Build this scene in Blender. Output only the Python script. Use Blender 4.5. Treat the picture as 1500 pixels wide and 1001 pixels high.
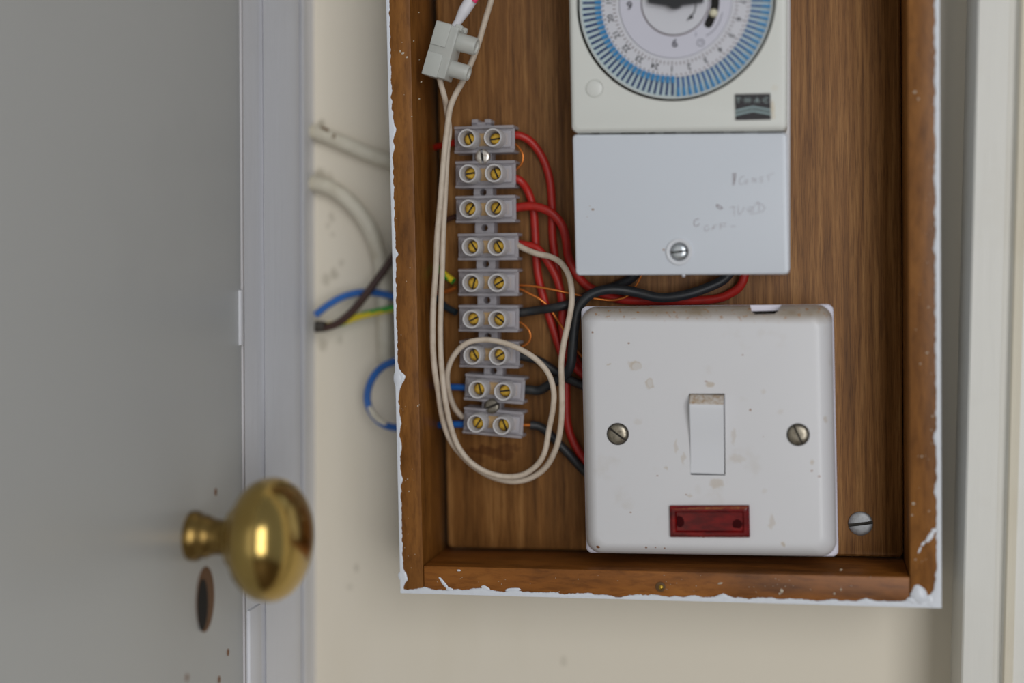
import bpy, bmesh, math, random
from mathutils import Vector, Matrix, noise

random.seed(7)
SC = bpy.context.scene
COL = SC.collection
for o in list(bpy.data.objects):
    bpy.data.objects.remove(o)

# ------------------------------------------------------------------ camera
F = 2083.0; IW, IH = 1500, 1001
CAM = Vector((0.0, 0.0, 1.30))
YAW, PITCH, ROLL = math.radians(11.45), math.radians(3.4), 0.0055
fwd = Vector((-math.sin(YAW)*math.cos(PITCH), math.cos(YAW)*math.cos(PITCH), -math.sin(PITCH)))
r0 = Vector((math.cos(YAW), math.sin(YAW), 0.0)); u0 = r0.cross(fwd)
RT = r0*math.cos(ROLL) + u0*math.sin(ROLL)
UP = -r0*math.sin(ROLL) + u0*math.cos(ROLL)
cd = bpy.data.cameras.new('camera'); cam = bpy.data.objects.new('camera', cd); COL.objects.link(cam)
m3 = Matrix((RT, UP, -fwd)).transposed()
cam.matrix_world = Matrix.Translation(CAM) @ m3.to_4x4()
cd.lens = 50.0; cd.sensor_width = 36.0; cd.sensor_fit = 'HORIZONTAL'
cd.clip_start = 0.02; cd.clip_end = 50
cd.dof.use_dof = True; cd.dof.focus_distance = 0.502; cd.dof.aperture_fstop = 2.5
SC.camera = cam

# ------------------------------------------------------------------ light
SC.view_settings.view_transform = 'Standard'; SC.view_settings.look = 'None'
SC.view_settings.gamma = 1.0; SC.view_settings.use_curve_mapping = False
SC.view_settings.exposure = 0.0
W = bpy.data.worlds.new('world'); SC.world = W; W.use_nodes = True
bg = W.node_tree.nodes['Background']
bg.inputs[0].default_value = (0.86, 0.92, 1.0, 1); bg.inputs[1].default_value = 0.24
def area(name, loc, target, sx, sy, power, col):
    ld = bpy.data.lights.new(name, 'AREA'); ld.shape = 'RECTANGLE'; ld.size = sx; ld.size_y = sy
    ld.energy = power; ld.color = col
    lo = bpy.data.objects.new(name, ld); COL.objects.link(lo); lo.location = loc
    d = Vector(target) - Vector(loc)
    lo.rotation_euler = d.to_track_quat('-Z', 'Y').to_euler()
    return lo
area('window_light', (0.95, -1.6, 1.50), (-0.05, 0.5, 1.25), 1.0, 1.9, 27.0, (0.98, 0.985, 1.0))

# ------------------------------------------------------------------ pixel -> world
def P(u, v, Y):
    d = fwd + RT*((u - IW/2)/F) - UP*((v - IH/2)/F)
    return CAM + d*(Y/d.y)
Y_FRONT, Y_BOARD, Y_WALL = 0.487, 0.515, 0.537

# ------------------------------------------------------------------ object helpers
def finish(bm, sharp=38):
    bmesh.ops.recalc_face_normals(bm, faces=bm.faces)
    for f in bm.faces: f.smooth = True
    lim = math.radians(sharp)
    for e in bm.edges:
        if len(e.link_faces) == 2:
            e.smooth = e.calc_face_angle(0) < lim
def obj(name, bm, mat, parent=None, sharp=38, kind=None, label=None, recalc=True):
    if isinstance(bm, bmesh.types.BMesh):
        if recalc: finish(bm, sharp)
        me = bpy.data.meshes.new(name); bm.to_mesh(me); bm.free()
    else: me = bm
    if mat is not None:
        mats = mat if isinstance(mat, (list, tuple)) else [mat]
        if len(me.materials) == 0:
            for m in mats: me.materials.append(m)
    o = bpy.data.objects.new(name, me); COL.objects.link(o)
    if parent is not None: o.parent = parent
    if kind: o['kind'] = kind
    if label: o['label'] = label
    return o
def tag(o, label, cat, group=None):
    o['label'] = label; o['category'] = cat
    if group: o['group'] = group
    return o
def root(name, loc, ang, label, cat, group=None):
    o = bpy.data.objects.new(name, None); COL.objects.link(o)
    o.empty_display_size = 0.01
    o.location = loc; o.rotation_euler = (0, -ang, 0)
    o['M'] = 0; del o['M']
    MW[o.name] = Matrix.Translation(loc) @ Matrix.Rotation(-ang, 4, 'Y')
    return tag(o, label, cat, group)
MW = {}
def L(rt, u, v, Y):
    return MW[rt.name].inverted() @ P(u, v, Y)

def add_box(bm, lo, hi, bevel=0, seg=2):
    lo = Vector(lo); hi = Vector(hi)
    r = bmesh.ops.create_cube(bm, size=1.0)
    vs = r['verts']
    for v in vs:
        v.co = Vector([lo[i] + (v.co[i]+0.5)*(hi[i]-lo[i]) for i in range(3)])
    if bevel > 0:
        es = list({e for v in vs for e in v.link_edges})
        bmesh.ops.bevel(bm, geom=es, offset=bevel, segments=seg, affect='EDGES', profile=0.5)
def box_bm(lo, hi, bevel=0, seg=2):
    bm = bmesh.new(); add_box(bm, lo, hi, bevel, seg); return bm
def add_prism(bm, pts, y0, y1):
    """pts: list of (x,z); front y0, back y1"""
    a = [bm.verts.new((p[0], y0, p[1])) for p in pts]
    b = [bm.verts.new((p[0], y1, p[1])) for p in pts]
    n = len(pts)
    bm.faces.new(a); bm.faces.new(b[::-1])
    for i in range(n):
        bm.faces.new((a[i], b[i], b[(i+1) % n], a[(i+1) % n]))
def frame_axes(d):
    d = d.normalized()
    a = Vector((0, 0, 1)) if abs(d.z) < 0.9 else Vector((1, 0, 0))
    s = d.cross(a).normalized(); t = s.cross(d).normalized()
    return s, t
def add_lathe(bm, prof, origin, axis, n=32, cap=True, mi=0):
    """prof: list of (t along axis, radius)"""
    origin = Vector(origin); axis = Vector(axis).normalized(); s, t = frame_axes(axis)
    rings = []
    for (h, r) in prof:
        if r <= 1e-9:
            rings.append([bm.verts.new(origin + axis*h)])
        else:
            rings.append([bm.verts.new(origin + axis*h + (s*math.cos(2*math.pi*k/n) + t*math.sin(2*math.pi*k/n))*r) for k in range(n)])
    for a, b in zip(rings[:-1], rings[1:]):
        for k in range(n):
            k2 = (k+1) % n
            if len(a) == 1 and len(b) == 1: continue
            if len(a) == 1: f = bm.faces.new((a[0], b[k], b[k2]))
            elif len(b) == 1: f = bm.faces.new((a[k], b[0], a[k2]))
            else: f = bm.faces.new((a[k], b[k], b[k2], a[k2]))
            f.material_index = mi
    if cap:
        for rg in (rings[0], rings[-1]):
            if len(rg) > 2:
                f = bm.faces.new(rg); f.material_index = mi
def catmull(pts, rad, sub=8):
    out = []; ro = []
    n = len(pts)
    for i in range(n-1):
        p0 = pts[max(i-1, 0)]; p1 = pts[i]; p2 = pts[i+1]; p3 = pts[min(i+2, n-1)]
        for k in range(sub):
            t = k/sub
            q = 0.5*((2*p1) + (p2-p0)*t + (2*p0-5*p1+4*p2-p3)*t*t + (3*p1-p0-3*p2+p3)*t**3)
            out.append(q); ro.append(rad[i]*(1-t) + rad[i+1]*t)
    out.append(pts[-1]); ro.append(rad[-1])
    return out, ro
def add_tube(bm, pts, rad, n=14, sub=8, stripe=None, flat=1.0):
    pts = [Vector(p) for p in pts]
    if not isinstance(rad, (list, tuple)): rad = [rad]*len(pts)
    if sub > 1: pts, rad = catmull(pts, rad, sub)
    ds = []
    for i in range(len(pts)):
        d = pts[min(i+1, len(pts)-1)] - pts[max(i-1, 0)]
        ds.append(d.normalized())
    s, t = frame_axes(ds[0])
    rings = []
    for i, p in enumerate(pts):
        if i > 0:
            q = ds[i-1].rotation_difference(ds[i]); s = q @ s; t = q @ t
        rings.append([bm.verts.new(p + (s*math.cos(2*math.pi*k/n) + t*math.sin(2*math.pi*k/n)*flat)*rad[i]) for k in range(n)])
    for i, (a, b) in enumerate(zip(rings[:-1], rings[1:])):
        for k in range(n):
            f = bm.faces.new((a[k], b[k], b[(k+1) % n], a[(k+1) % n]))
            if stripe and ((k + int(i*stripe)) % n) < n*0.42: f.material_index = 1
    bm.faces.new(rings[0]); bm.faces.new(rings[-1])
def rr_ring(c, inset, R, w, h, n=8):
    """rounded rect in param space mapped bilinearly on corners TL,TR,BR,BL (x,z)"""
    pts = []
    x0, x1, z0, z1 = inset, w-inset, inset, h-inset
    R = min(R, (x1-x0)/2-1e-6, (z1-z0)/2-1e-6)
    for (cx, cz, a0) in ((x1-R, z1-R, 0), (x0+R, z1-R, 90), (x0+R, z0+R, 180), (x1-R, z0+R, 270)):
        for k in range(n+1):
            a = math.radians(a0 + 90*k/n)
            px, pz = cx + R*math.cos(a), cz + R*math.sin(a)
            s, t = px/w, pz/h
            TL, TR, BR, BL = c
            q = (BL*(1-s) + BR*s)*(1-t) + (TL*(1-s) + TR*s)*t
            pts.append(q)
    return pts
def add_rr(bm, corners, rings, n=8, cap_back=True, cap_front=True):
    """corners: 4 Vector (x,z) TL TR BR BL ; rings: (y, inset, R) from back to front"""
    c = [Vector((p[0], p[1])) for p in corners]
    w = ((c[1]-c[0]).length + (c[2]-c[3]).length)/2; h = ((c[0]-c[3]).length + (c[1]-c[2]).length)/2
    rs = []
    for (y, ins, R) in rings:
        rs.append([bm.verts.new((p.x, y, p.y)) for p in rr_ring(c, ins, R, w, h, n)])
    N = len(rs[0])
    for a, b in zip(rs[:-1], rs[1:]):
        for k in range(N):
            bm.faces.new((a[k], b[k], b[(k+1) % N], a[(k+1) % N]))
    if cap_back: bm.faces.new(rs[0])
    if cap_front: bm.faces.new(rs[-1][::-1])
def boolean(me, cutters):
    """difference of mesh data with a list of bmesh cutters, via modifier evaluation"""
    o = bpy.data.objects.new('tmp', me); COL.objects.link(o)
    tmp = []
    for cb in cutters:
        bmesh.ops.recalc_face_normals(cb, faces=cb.faces)
        cm = bpy.data.meshes.new('cut'); cb.to_mesh(cm); cb.free()
        co = bpy.data.objects.new('cut', cm); COL.objects.link(co); tmp.append(co)
        md = o.modifiers.new('b', 'BOOLEAN'); md.object = co; md.operation = 'DIFFERENCE'; md.solver = 'EXACT'
    dg = bpy.context.evaluated_depsgraph_get(); dg.update()
    out = bpy.data.meshes.new_from_object(o.evaluated_get(dg))
    for t in tmp: bpy.data.objects.remove(t)
    bpy.data.objects.remove(o)
    bm = bmesh.new(); bm.from_mesh(out)
    for f in bm.faces: f.smooth = True
    for e in bm.edges:
        if len(e.link_faces) == 2: e.smooth = e.calc_face_angle(0) < math.radians(38)
    out2 = bpy.data.meshes.new('cutresult'); bm.to_mesh(out2); bm.free()
    bpy.data.meshes.remove(out)
    return out2
def bm_to_me(bm, name='m'):
    finish(bm); me = bpy.data.meshes.new(name); bm.to_mesh(me); bm.free(); return me
def text_obj(name, s, size, parent, loc, rot, mat, depth=0.00006, align='CENTER', bold=0.0):
    cu = bpy.data.curves.new(name, 'FONT'); cu.body = s; cu.size = size; cu.extrude = depth; cu.offset = bold
    cu.align_x = align; cu.align_y = 'CENTER'; cu.resolution_u = 3
    t = bpy.data.objects.new('tmp', cu); COL.objects.link(t)
    dg = bpy.context.evaluated_depsgraph_get(); dg.update()
    me = bpy.data.meshes.new_from_object(t.evaluated_get(dg)); bpy.data.objects.remove(t)
    # text lies in XY facing +Z ; turn to face -Y
    M = Matrix.Translation(loc) @ Matrix.Rotation(rot, 4, 'Y') @ Matrix.Rotation(math.pi/2, 4, 'X')
    me.transform(M); me.materials.clear(); me.materials.append(mat)
    return obj(name, me, None, parent)
def join_me(list_of_obj, name, mat, parent):
    bm = bmesh.new()
    for o in list_of_obj:
        bm.from_mesh(o.data); bpy.data.objects.remove(o)
    me = bpy.data.meshes.new(name); bm.to_mesh(me); bm.free(); me.materials.clear(); me.materials.append(mat)
    return obj(name, me, None, parent)

# ------------------------------------------------------------------ materials
def S(r, g, b):
    f = lambda c: (c/255/12.92) if c/255 <= 0.04045 else ((c/255+0.055)/1.055)**2.4
    return (f(r), f(g), f(b), 1)
class NT:
    def __init__(s, name):
        s.m = bpy.data.materials.new(name); s.m.use_nodes = True
        s.t = s.m.node_tree; s.n = s.t.nodes; s.b = s.n['Principled BSDF']
        s.tc = None
    def new(s, typ, **kw):
        n = s.n.new(typ)
        for k, v in kw.items(): setattr(n, k, v)
        return n
    def link(s, a, b): s.t.links.new(a, b)
    def coord(s, scale=(1, 1, 1), loc=(0, 0, 0)):
        if s.tc is None: s.tc = s.new('ShaderNodeTexCoord')
        mp = s.new('ShaderNodeMapping'); mp.inputs['Scale'].default_value = scale; mp.inputs['Location'].default_value = loc
        s.link(s.tc.outputs['Object'], mp.inputs[0]); return mp.outputs[0]
    def noise(s, scale=(1, 1, 1), sc=1.0, det=4, rough=0.55, dist=0.0, loc=(0, 0, 0)):
        n = s.new('ShaderNodeTexNoise'); n.inputs['Scale'].default_value = sc; n.inputs['Detail'].default_value = det
        n.inputs['Roughness'].default_value = rough; n.inputs['Distortion'].default_value = dist
        s.link(s.coord(scale, loc), n.inputs['Vector']); return n.outputs['Fac']
    def ramp(s, fac, stops, interp='LINEAR'):
        r = s.new('ShaderNodeValToRGB'); r.color_ramp.interpolation = interp
        e = r.color_ramp.elements
        e[0].position, e[0].color = stops[0]; e[1].position, e[1].color = stops[-1]
        for p, c in stops[1:-1]:
            x = e.new(p); x.color = c
        s.link(fac, r.inputs[0]); return r.outputs[0]
    def mix(s, fac, a, b, mode='MIX'):
        m = s.new('ShaderNodeMix', data_type='RGBA', blend_type=mode)
        for val, idx in ((fac, 0), (a, 6), (b, 7)):
            if isinstance(val, (float, int)): m.inputs[idx].default_value = val
            elif isinstance(val, tuple): m.inputs[idx].default_value = val
            else: s.link(val, m.inputs[idx])
        return m.outputs[2]
    def math(s, op, a, b=0.0):
        m = s.new('ShaderNodeMath', operation=op)
        for val, idx in ((a, 0), (b, 1)):
            if isinstance(val, (float, int)): m.inputs[idx].default_value = val
            else: s.link(val, m.inputs[idx])
        return m.outputs[0]
    def col(s, c):
        if isinstance(c, tuple): s.b.inputs['Base Color'].default_value = c
        else: s.link(c, s.b.inputs['Base Color'])
    def bump(s, h, strength=0.2, dist=0.0005):
        b = s.new('ShaderNodeBump'); b.inputs['Strength'].default_value = strength; b.inputs['Distance'].default_value = dist
        s.link(h, b.inputs['Height']); s.link(b.outputs[0], s.b.inputs['Normal'])
    def set(s, **kw):
        for k, v in kw.items(): s.b.inputs[k.replace('_', ' ')].default_value = v
        return s
    def blotch(s, spots, soft=0.35, wob=0.0004, wsc=900):
        """spots: (x,z,rx,rz,strength) in object space; returns fac 0..1 (max)"""
        if s.tc is None: s.tc = s.new('ShaderNodeTexCoord')
        nz = s.new('ShaderNodeTexNoise'); nz.inputs['Scale'].default_value = wsc; nz.inputs['Detail'].default_value = 2
        s.link(s.tc.outputs['Object'], nz.inputs['Vector'])
        sub = s.new('ShaderNodeVectorMath', operation='SUBTRACT'); s.link(nz.outputs['Color'], sub.inputs[0]); sub.inputs[1].default_value = (.5, .5, .5)
        scl = s.new('ShaderNodeVectorMath', operation='SCALE'); s.link(sub.outputs[0], scl.inputs[0]); scl.inputs['Scale'].default_value = wob*2
        add = s.new('ShaderNodeVectorMath', operation='ADD'); s.link(s.tc.outputs['Object'], add.inputs[0]); s.link(scl.outputs[0], add.inputs[1])
        sep = s.new('ShaderNodeSeparateXYZ'); s.link(add.outputs[0], sep.inputs[0])
        tot = None
        for (x, z, rx, rz, st) in spots:
            a = s.math('DIVIDE', s.math('SUBTRACT', sep.outputs['X'], x), rx)
            b = s.math('DIVIDE', s.math('SUBTRACT', sep.outputs['Z'], z), rz)
            d = s.math('ADD', s.math('MULTIPLY', a, a), s.math('MULTIPLY', b, b))
            mr = s.new('ShaderNodeMapRange'); mr.interpolation_type = 'SMOOTHSTEP'
            s.link(d, mr.inputs[0]); mr.inputs[1].default_value = 1.0; mr.inputs[2].default_value = 1-soft
            mr.inputs[3].default_value = 0; mr.inputs[4].default_value = st
            tot = mr.outputs[0] if tot is None else s.math('MAXIMUM', tot, mr.outputs[0])
        return tot
def plain(name, c, rough=0.5, metal=0.0, var=0.0, vsc=300, coat=0.0, dirt=None, spec=0.5):
    k = NT(name)
    if var > 0:
        n = k.noise(sc=vsc, det=3)
        d = dirt if dirt else tuple(x*0.6 for x in c[:3]) + (1,)
        k.col(k.mix(k.ramp(n, [(0.45, (0, 0, 0, 1)), (0.8, (var, var, var, 1))]), c, d))
    else: k.col(c)
    k.set(Roughness=rough, Metallic=metal)
    k.b.inputs['Specular IOR Level'].default_value = spec
    if coat: k.b.inputs['Coat Weight'].default_value = coat
    return k.m

def wood(name, c_dark, c_mid, c_light, stretch, rough, fine=1.0, coat=0.0):
    k = NT(name)
    s = stretch
    big = k.noise(scale=(s[0]*0.10, s[1]*0.10, s[2]*0.10), sc=2.0, det=3, dist=0.4)
    mid = k.noise(scale=(s[0]*0.5, s[1]*0.5, s[2]*0.5), sc=2.0, det=5, rough=0.6, dist=0.3, loc=(3, 1, 2))
    fin = k.noise(scale=(s[0]*2.6, s[1]*2.6, s[2]*2.6), sc=2.0, det=4, rough=0.65, loc=(7, 5, 1))
    f = k.math('ADD', k.math('MULTIPLY', big, 0.35), k.math('MULTIPLY', mid, 0.65))
    base = k.ramp(f, [(0.30, c_dark), (0.5, c_mid), (0.70, c_light)])
    pores = k.ramp(fin, [(0.36, (0.48, 0.42, 0.34, 1)), (0.52, (1, 1, 1, 1))])
    k.col(k.mix(0.75*fine, base, pores, 'MULTIPLY'))
    k.bump(fin, 0.25, 0.0001)
    k.set(Roughness=rough); k.b.inputs['Specular IOR Level'].default_value = 0.3
    if coat: k.b.inputs['Coat Weight'].default_value = coat; k.b.inputs['Coat Roughness'].default_value = 0.3
    return k.m
def add_stain(m, fac_fn, colr):
    k = NT.__new__(NT); k.m = m; k.t = m.node_tree; k.n = k.t.nodes; k.b = k.n['Principled BSDF']; k.tc = None
    src = k.b.inputs['Base Color'].links[0].from_socket
    k.col(k.mix(fac_fn(k), src, colr, 'MULTIPLY'))
M_BOARD = wood('walnut_veneer', S(90, 58, 26), S(131, 88, 44), S(170, 124, 72), (620, 620, 20), 0.55, 1.0)
M_RAILV = wood('stained_softwood_upright', S(82, 48, 15), S(128, 81, 32), S(162, 108, 50), (120, 120, 26), 0.42, 0.7)
M_RAILH = wood('stained_softwood_across', S(86, 50, 15), S(142, 86, 33), S(172, 112, 50), (26, 120, 120), 0.42, 0.7)
M_WHITEPAINT = plain('white_gloss_paint', S(222, 226, 232), 0.3, var=0.15, vsc=500)

def painted(name, c, rough, stain, sc=6, amt=0.5, bumpy=0.15):
    k = NT(name)
    n = k.noise(sc=sc, det=5, rough=0.6)
    n2 = k.noise(scale=(1, 1, 0.12), sc=260, det=3, loc=(1, 2, 3))
    c1 = k.mix(k.ramp(n, [(0.5, (0, 0, 0, 1)), (0.75, (amt, amt, amt, 1))]), c, stain)
    k.col(c1); k.bump(n2, bumpy, 0.0006); k.set(Roughness=rough)
    return k.m
def wall_mat():
    k = NT('cream_wall_paint')
    n = k.noise(scale=(1, 1, 0.25), sc=14, det=4)
    c1 = k.mix(k.ramp(n, [(0.45, (0, 0, 0, 1)), (0.75, (0.5, 0.5, 0.5, 1))]), S(226, 217, 199), S(210, 199, 172))
    spots = []
    for (u, v, r, st) in ((490, 402, 3.5, .6), (500, 385, 2.5, .4), (473, 505, 4, .5), (498, 498, 3, .4), (522, 832, 2.2, .5), (825, 968, 3, .3),
                          (480, 330, 2.5, .3), (471, 186, 4, .8), (468, 262, 6, .8), (480, 268, 6, .5), (474, 196, 5, .5), (478, 410, 4, .5), (486, 318, 3, .4), (512, 860, 2, .3), (488, 345, 2, .3)):
        p = P(u, v, Y_WALL); spots.append((p.x, p.z, r*0.0006, r*0.0009, st*0.6))
    c2 = k.mix(k.blotch(spots, 0.9, 0.0012, 500), c1, S(120, 108, 80))
    k.col(c2); k.set(Roughness=0.5)
    k.bump(k.noise(sc=150, det=3), 0.15, 0.0005)
    return k.m
M_WALL = wall_mat()
M_DOOR = painted('grey_white_door_paint', S(194, 196, 195), 0.36, S(176, 178, 178), 9, 0.5, 0.08)
M_TRIM = painted('white_trim_paint', S(220, 220, 223), 0.5, S(204, 203, 204), 20, 0.4, 0.25)
M_TRIMC = painted('cream_white_trim_paint', S(222, 220, 212), 0.4, S(204, 198, 184), 20, 0.4, 0.2)
M_TRIMBEAD = painted('cream_bead_paint', S(224, 216, 196), 0.4, S(206, 190, 160), 20, 0.4, 0.2)
M_DARK = plain('dark_void', S(18, 14, 11), 0.8)
M_BRASS = plain('polished_brass', S(196, 168, 100), 0.19, 1.0, var=0.45, vsc=60, dirt=S(150, 112, 52))
M_BRASSD = plain('dull_brass', S(214, 172, 70), 0.3, 1.0, var=0.7, vsc=900, dirt=S(90, 60, 18))
M_BRASSTUBE = plain('brass_tube_metal', S(214, 178, 128), 0.6, 0.0)
M_STEEL = plain('bright_zinc', S(206, 212, 216), 0.3, 0.9, var=0.3, vsc=700)
M_STEELD = plain('tarnished_nickel', S(160, 152, 136), 0.34, 0.9, var=0.8, vsc=800, dirt=S(84, 74, 58))
M_ZINC = plain('dull_zinc', S(168, 170, 172), 0.5, 0.7, var=0.6, vsc=700, dirt=S(110, 108, 106))
M_SLOT = plain('slot_shade_grime', S(44, 38, 30), 0.7)  # recess shade put into the colour; also used on the grimy joint
M_RED = plain('red_pvc', S(182, 36, 26), 0.42, var=0.4, vsc=300, dirt=S(120, 30, 24))
M_BLACK = plain('black_pvc', S(34, 38, 42), 0.45, var=0.4, vsc=300, dirt=S(72, 66, 56))
M_COPPER = plain('bare_copper', S(236, 140, 66), 0.35, 0.75)
M_CREAM = plain('cream_flex_pvc', S(206, 191, 172), 0.55, var=0.5, vsc=350, dirt=S(160, 138, 110))
M_WHITEPVC = plain('white_sleeve_pvc', S(226, 224, 228), 0.45)
M_PINK = plain('pink_ink', S(236, 60, 110), 0.5)
M_BLUE = plain('blue_pvc', S(30, 98, 176), 0.45, var=0.4, vsc=250, dirt=S(24, 60, 110))
M_BROWN = plain('brown_pvc', S(66, 42, 34), 0.45)
M_GREEN = plain('green_pvc', S(60, 160, 60), 0.45)
M_YELLOW = plain('yellow_pvc', S(220, 196, 40), 0.45)
M_CABLEP = plain('painted_grey_cable', S(214, 207, 188), 0.4, var=0.5, vsc=120, dirt=S(160, 146, 116))

def plastic_translucent(name, c, alpha, rough=0.45):
    k = NT(name); k.col(c); k.set(Roughness=rough)
    k.b.inputs['Subsurface Weight'].default_value = 0.0
    tr = k.new('ShaderNodeBsdfTransparent'); tr.inputs[0].default_value = (0.93, 0.93, 0.95, 1)
    mx = k.new('ShaderNodeMixShader'); mx.inputs[0].default_value = alpha
    out = k.n['Material Output']
    k.link(tr.outputs[0], mx.inputs[1]); k.link(k.b.outputs[0], mx.inputs[2]); k.link(mx.outputs[0], out.inputs[0])
    return k.m
M_HOUSING = plastic_translucent('translucent_housing_plastic', S(200, 196, 200), 0.52)
M_COLLAR = plastic_translucent('translucent_collar_plastic', S(216, 213, 212), 0.78)
M_LOOSE = plastic_translucent('milky_connector_plastic', S(222, 224, 216), 0.58, 0.35)

# ------------------------------------------------------------------ the setting
XL = P(461, 500, Y_WALL).x              # plane of the left wall / door face
def YonX(u, v, X=None):
    """distance along Y where the ray meets the plane x = X"""
    X = XL if X is None else X
    d = fwd + RT*((u - IW/2)/F) - UP*((v - IH/2)/F)
    t = X/d.x
    return CAM + d*t
def struct(name, bm, mat): 
    o = obj(name, bm, mat); o['kind'] = 'structure'; return o
struct('wall_back', box_bm((XL-0.12, Y_WALL, 0), (0.75, Y_WALL+0.1, 2.5)), M_WALL)
struct('floor', box_bm((XL-0.12, -2.6, -0.05), (2.2, Y_WALL+0.1, 0)), plain('brown_floor', S(96, 78, 60), 0.5))
yd = YonX(355.5, 500).y                 # free edge of the door
door = struct('door_1', box_bm((XL-0.04, yd-0.72, 0.01), (XL, yd-0.0006, 2.05), 0.0008), M_DOOR)
struct('wall_left', box_bm((XL-0.1, -2.6, 0), (XL-0.002, yd-0.725, 2.5)), M_WALL)
# left architrave : extruded plan profile
def extrude_plan(prof, z0, z1, mat_idx=None):
    bm = bmesh.new()
    a = [bm.verts.new((x, y, z0)) for x, y in prof]; b = [bm.verts.new((x, y, z1)) for x, y in prof]
    n = len(prof)
    bm.faces.new(a); bm.faces.new(b)
    for i in range(n):
        f = bm.faces.new((a[i], b[i], b[(i+1) % n], a[(i+1) % n]))
        if mat_idx: f.material_index = mat_idx[i]
    return bm
def xo(u, off):            # point on plane XL+off seen at column u
    q = YonX(u, 500, XL+off); return (q.x, q.y)
prof = [(XL-0.03, yd+0.0012), (XL-0.0003, yd+0.0012), xo(358.5, 0.0006), xo(386.5, 0.0006), xo(388, 0.0016), xo(430, 0.0034), xo(438, 0.0036), xo(441, 0.0026),
        xo(443, 0.0036), xo(447, 0.0040), xo(449.5, 0.0030), xo(451, 0.0008), (XL+0.0002, Y_WALL-0.004), (XL, Y_WALL), (XL-0.03, Y_WALL)]
struct('trim_1', extrude_plan(prof, 0, 2.2), M_TRIM)
# painted-over keep at the foot of the strip
pk = YonX(363, 893); 
struct('trim_3', box_bm((XL-0.0005, yd+0.0014, pk.z-0.09), (XL+0.0016, yd+0.0125, pk.z), 0.0006), M_TRIM)
pk = YonX(357, 425); pk2 = YonX(357, 505)
kp = obj('hinge_leaf', box_bm((XL-0.001, yd-0.0035, pk2.z), (XL+0.0008, yd-0.0008, pk.z), 0.0003), M_TRIM, door, label='white painted metal tab on the edge of the door')
struct('trim_4', box_bm((XL-0.02, yd-0.0004, 0), (XL-0.0012, yd+0.0011, 2.1)), plain('bare_brown_edge', S(150, 116, 72), 0.7))
# right architrave on the back wall
YC = 0.503
def xr(u, Y): return (P(u, 500, Y).x, Y)
c1 = xr(1420, YC)
prof = [(c1[0], Y_WALL), (c1[0], YC+0.0006), (c1[0]+0.0006, YC), xr(1466, YC), xr(1471, YC+0.001), xr(1478, YC+0.0012), xr(1481, YC-0.0005), xr(1484, YC-0.0022),
        xr(1490, YC-0.0024), xr(1494, YC-0.0012), xr(1497, YC), xr(1540, YC+0.001), xr(1600, YC+0.002), xr(1610, Y_WALL)]
mi = [0]*len(prof)
for i in (6, 7, 8, 9): mi[i] = 1
struct('trim_2', extrude_plan(prof, 0, 2.2, mi), [M_TRIMC, M_TRIMBEAD])

# brass knob on the door
pk = YonX(281, 785)
bm = bmesh.new()
KP = [(-0.001, 0.0078), (0.0012, 0.0080), (0.0026, 0.0077), (0.0040, 0.0066), (0.0052, 0.0069), (0.0064, 0.0062), (0.0080, 0.0057), (0.0102, 0.0055), (0.0124, 0.0060), (0.0134, 0.0074), (0.0141, 0.0096),
      (0.0150, 0.0103), (0.0159, 0.0106), (0.0168, 0.0128), (0.0186, 0.0157), (0.0212, 0.0180), (0.0240, 0.0193), (0.0270, 0.0197), (0.0300, 0.0191), (0.0330, 0.0173),
      (0.0353, 0.0147), (0.0370, 0.0115), (0.0383, 0.0075), (0.0389, 0.0035), (0.0390, 0)]
add_lathe(bm, KP[8:], (XL, pk.y, pk.z), (1, 0, 0), 56)
obj('door_knob', bm, M_BRASS, door, 60, label='polished round brass door knob on a short neck')
kn = door.children[-1] if False else [o for o in bpy.data.objects if o.name == 'door_knob'][0]
bm = bmesh.new(); add_lathe(bm, KP[:9], (XL, pk.y, pk.z), (1, 0, 0), 48)
obj('knob_rose', bm, plain('tarnished_brass', S(150, 122, 68), 0.3, 0.9, var=0.8, vsc=250, dirt=S(70, 52, 24)), kn, 60)
# keyhole : brown rim and dark opening
pk = YonX(299, 879)
def oval(bm, cx, cy, cz, ry, rz, x0, x1, n=28):
    a = [bm.verts.new((x0, cy+ry*math.cos(2*math.pi*k/n), cz+rz*math.sin(2*math.pi*k/n))) for k in range(n)]
    b = [bm.verts.new((x1, cy+ry*math.cos(2*math.pi*k/n), cz+rz*math.sin(2*math.pi*k/n))) for k in range(n)]
    bm.faces.new(a); bm.faces.new(b)
    for k in range(n): bm.faces.new((a[k], b[k], b[(k+1) % n], a[(k+1) % n]))
bm = bmesh.new(); oval(bm, 0, pk.y+.0008, pk.z, 0.0072, 0.0108, XL-0.001, XL+0.00015)
kh = obj('keyhole', bm, plain('keyhole_bare_wood', S(108, 76, 48), 0.7), door, label='oval keyhole with a bare brown rim')
bm = bmesh.new(); oval(bm, 0, pk.y-0.0016, pk.z-0.0012, 0.0042, 0.0085, XL-0.001, XL+0.0003)
obj('keyhole_opening', bm, M_DARK, kh)
for (u, v) in ((316, 721), (334, 956), (274, 993), (321, 996)):
    q = YonX(u, v); bm = bmesh.new(); oval(bm, 0, q.y, q.z, 0.0009, 0.0013, XL-0.001, XL+0.00012, 12)
    obj('nail_hole', bm, plain('nail_hole_brown', S(130, 90, 60), 0.8), door)

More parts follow.
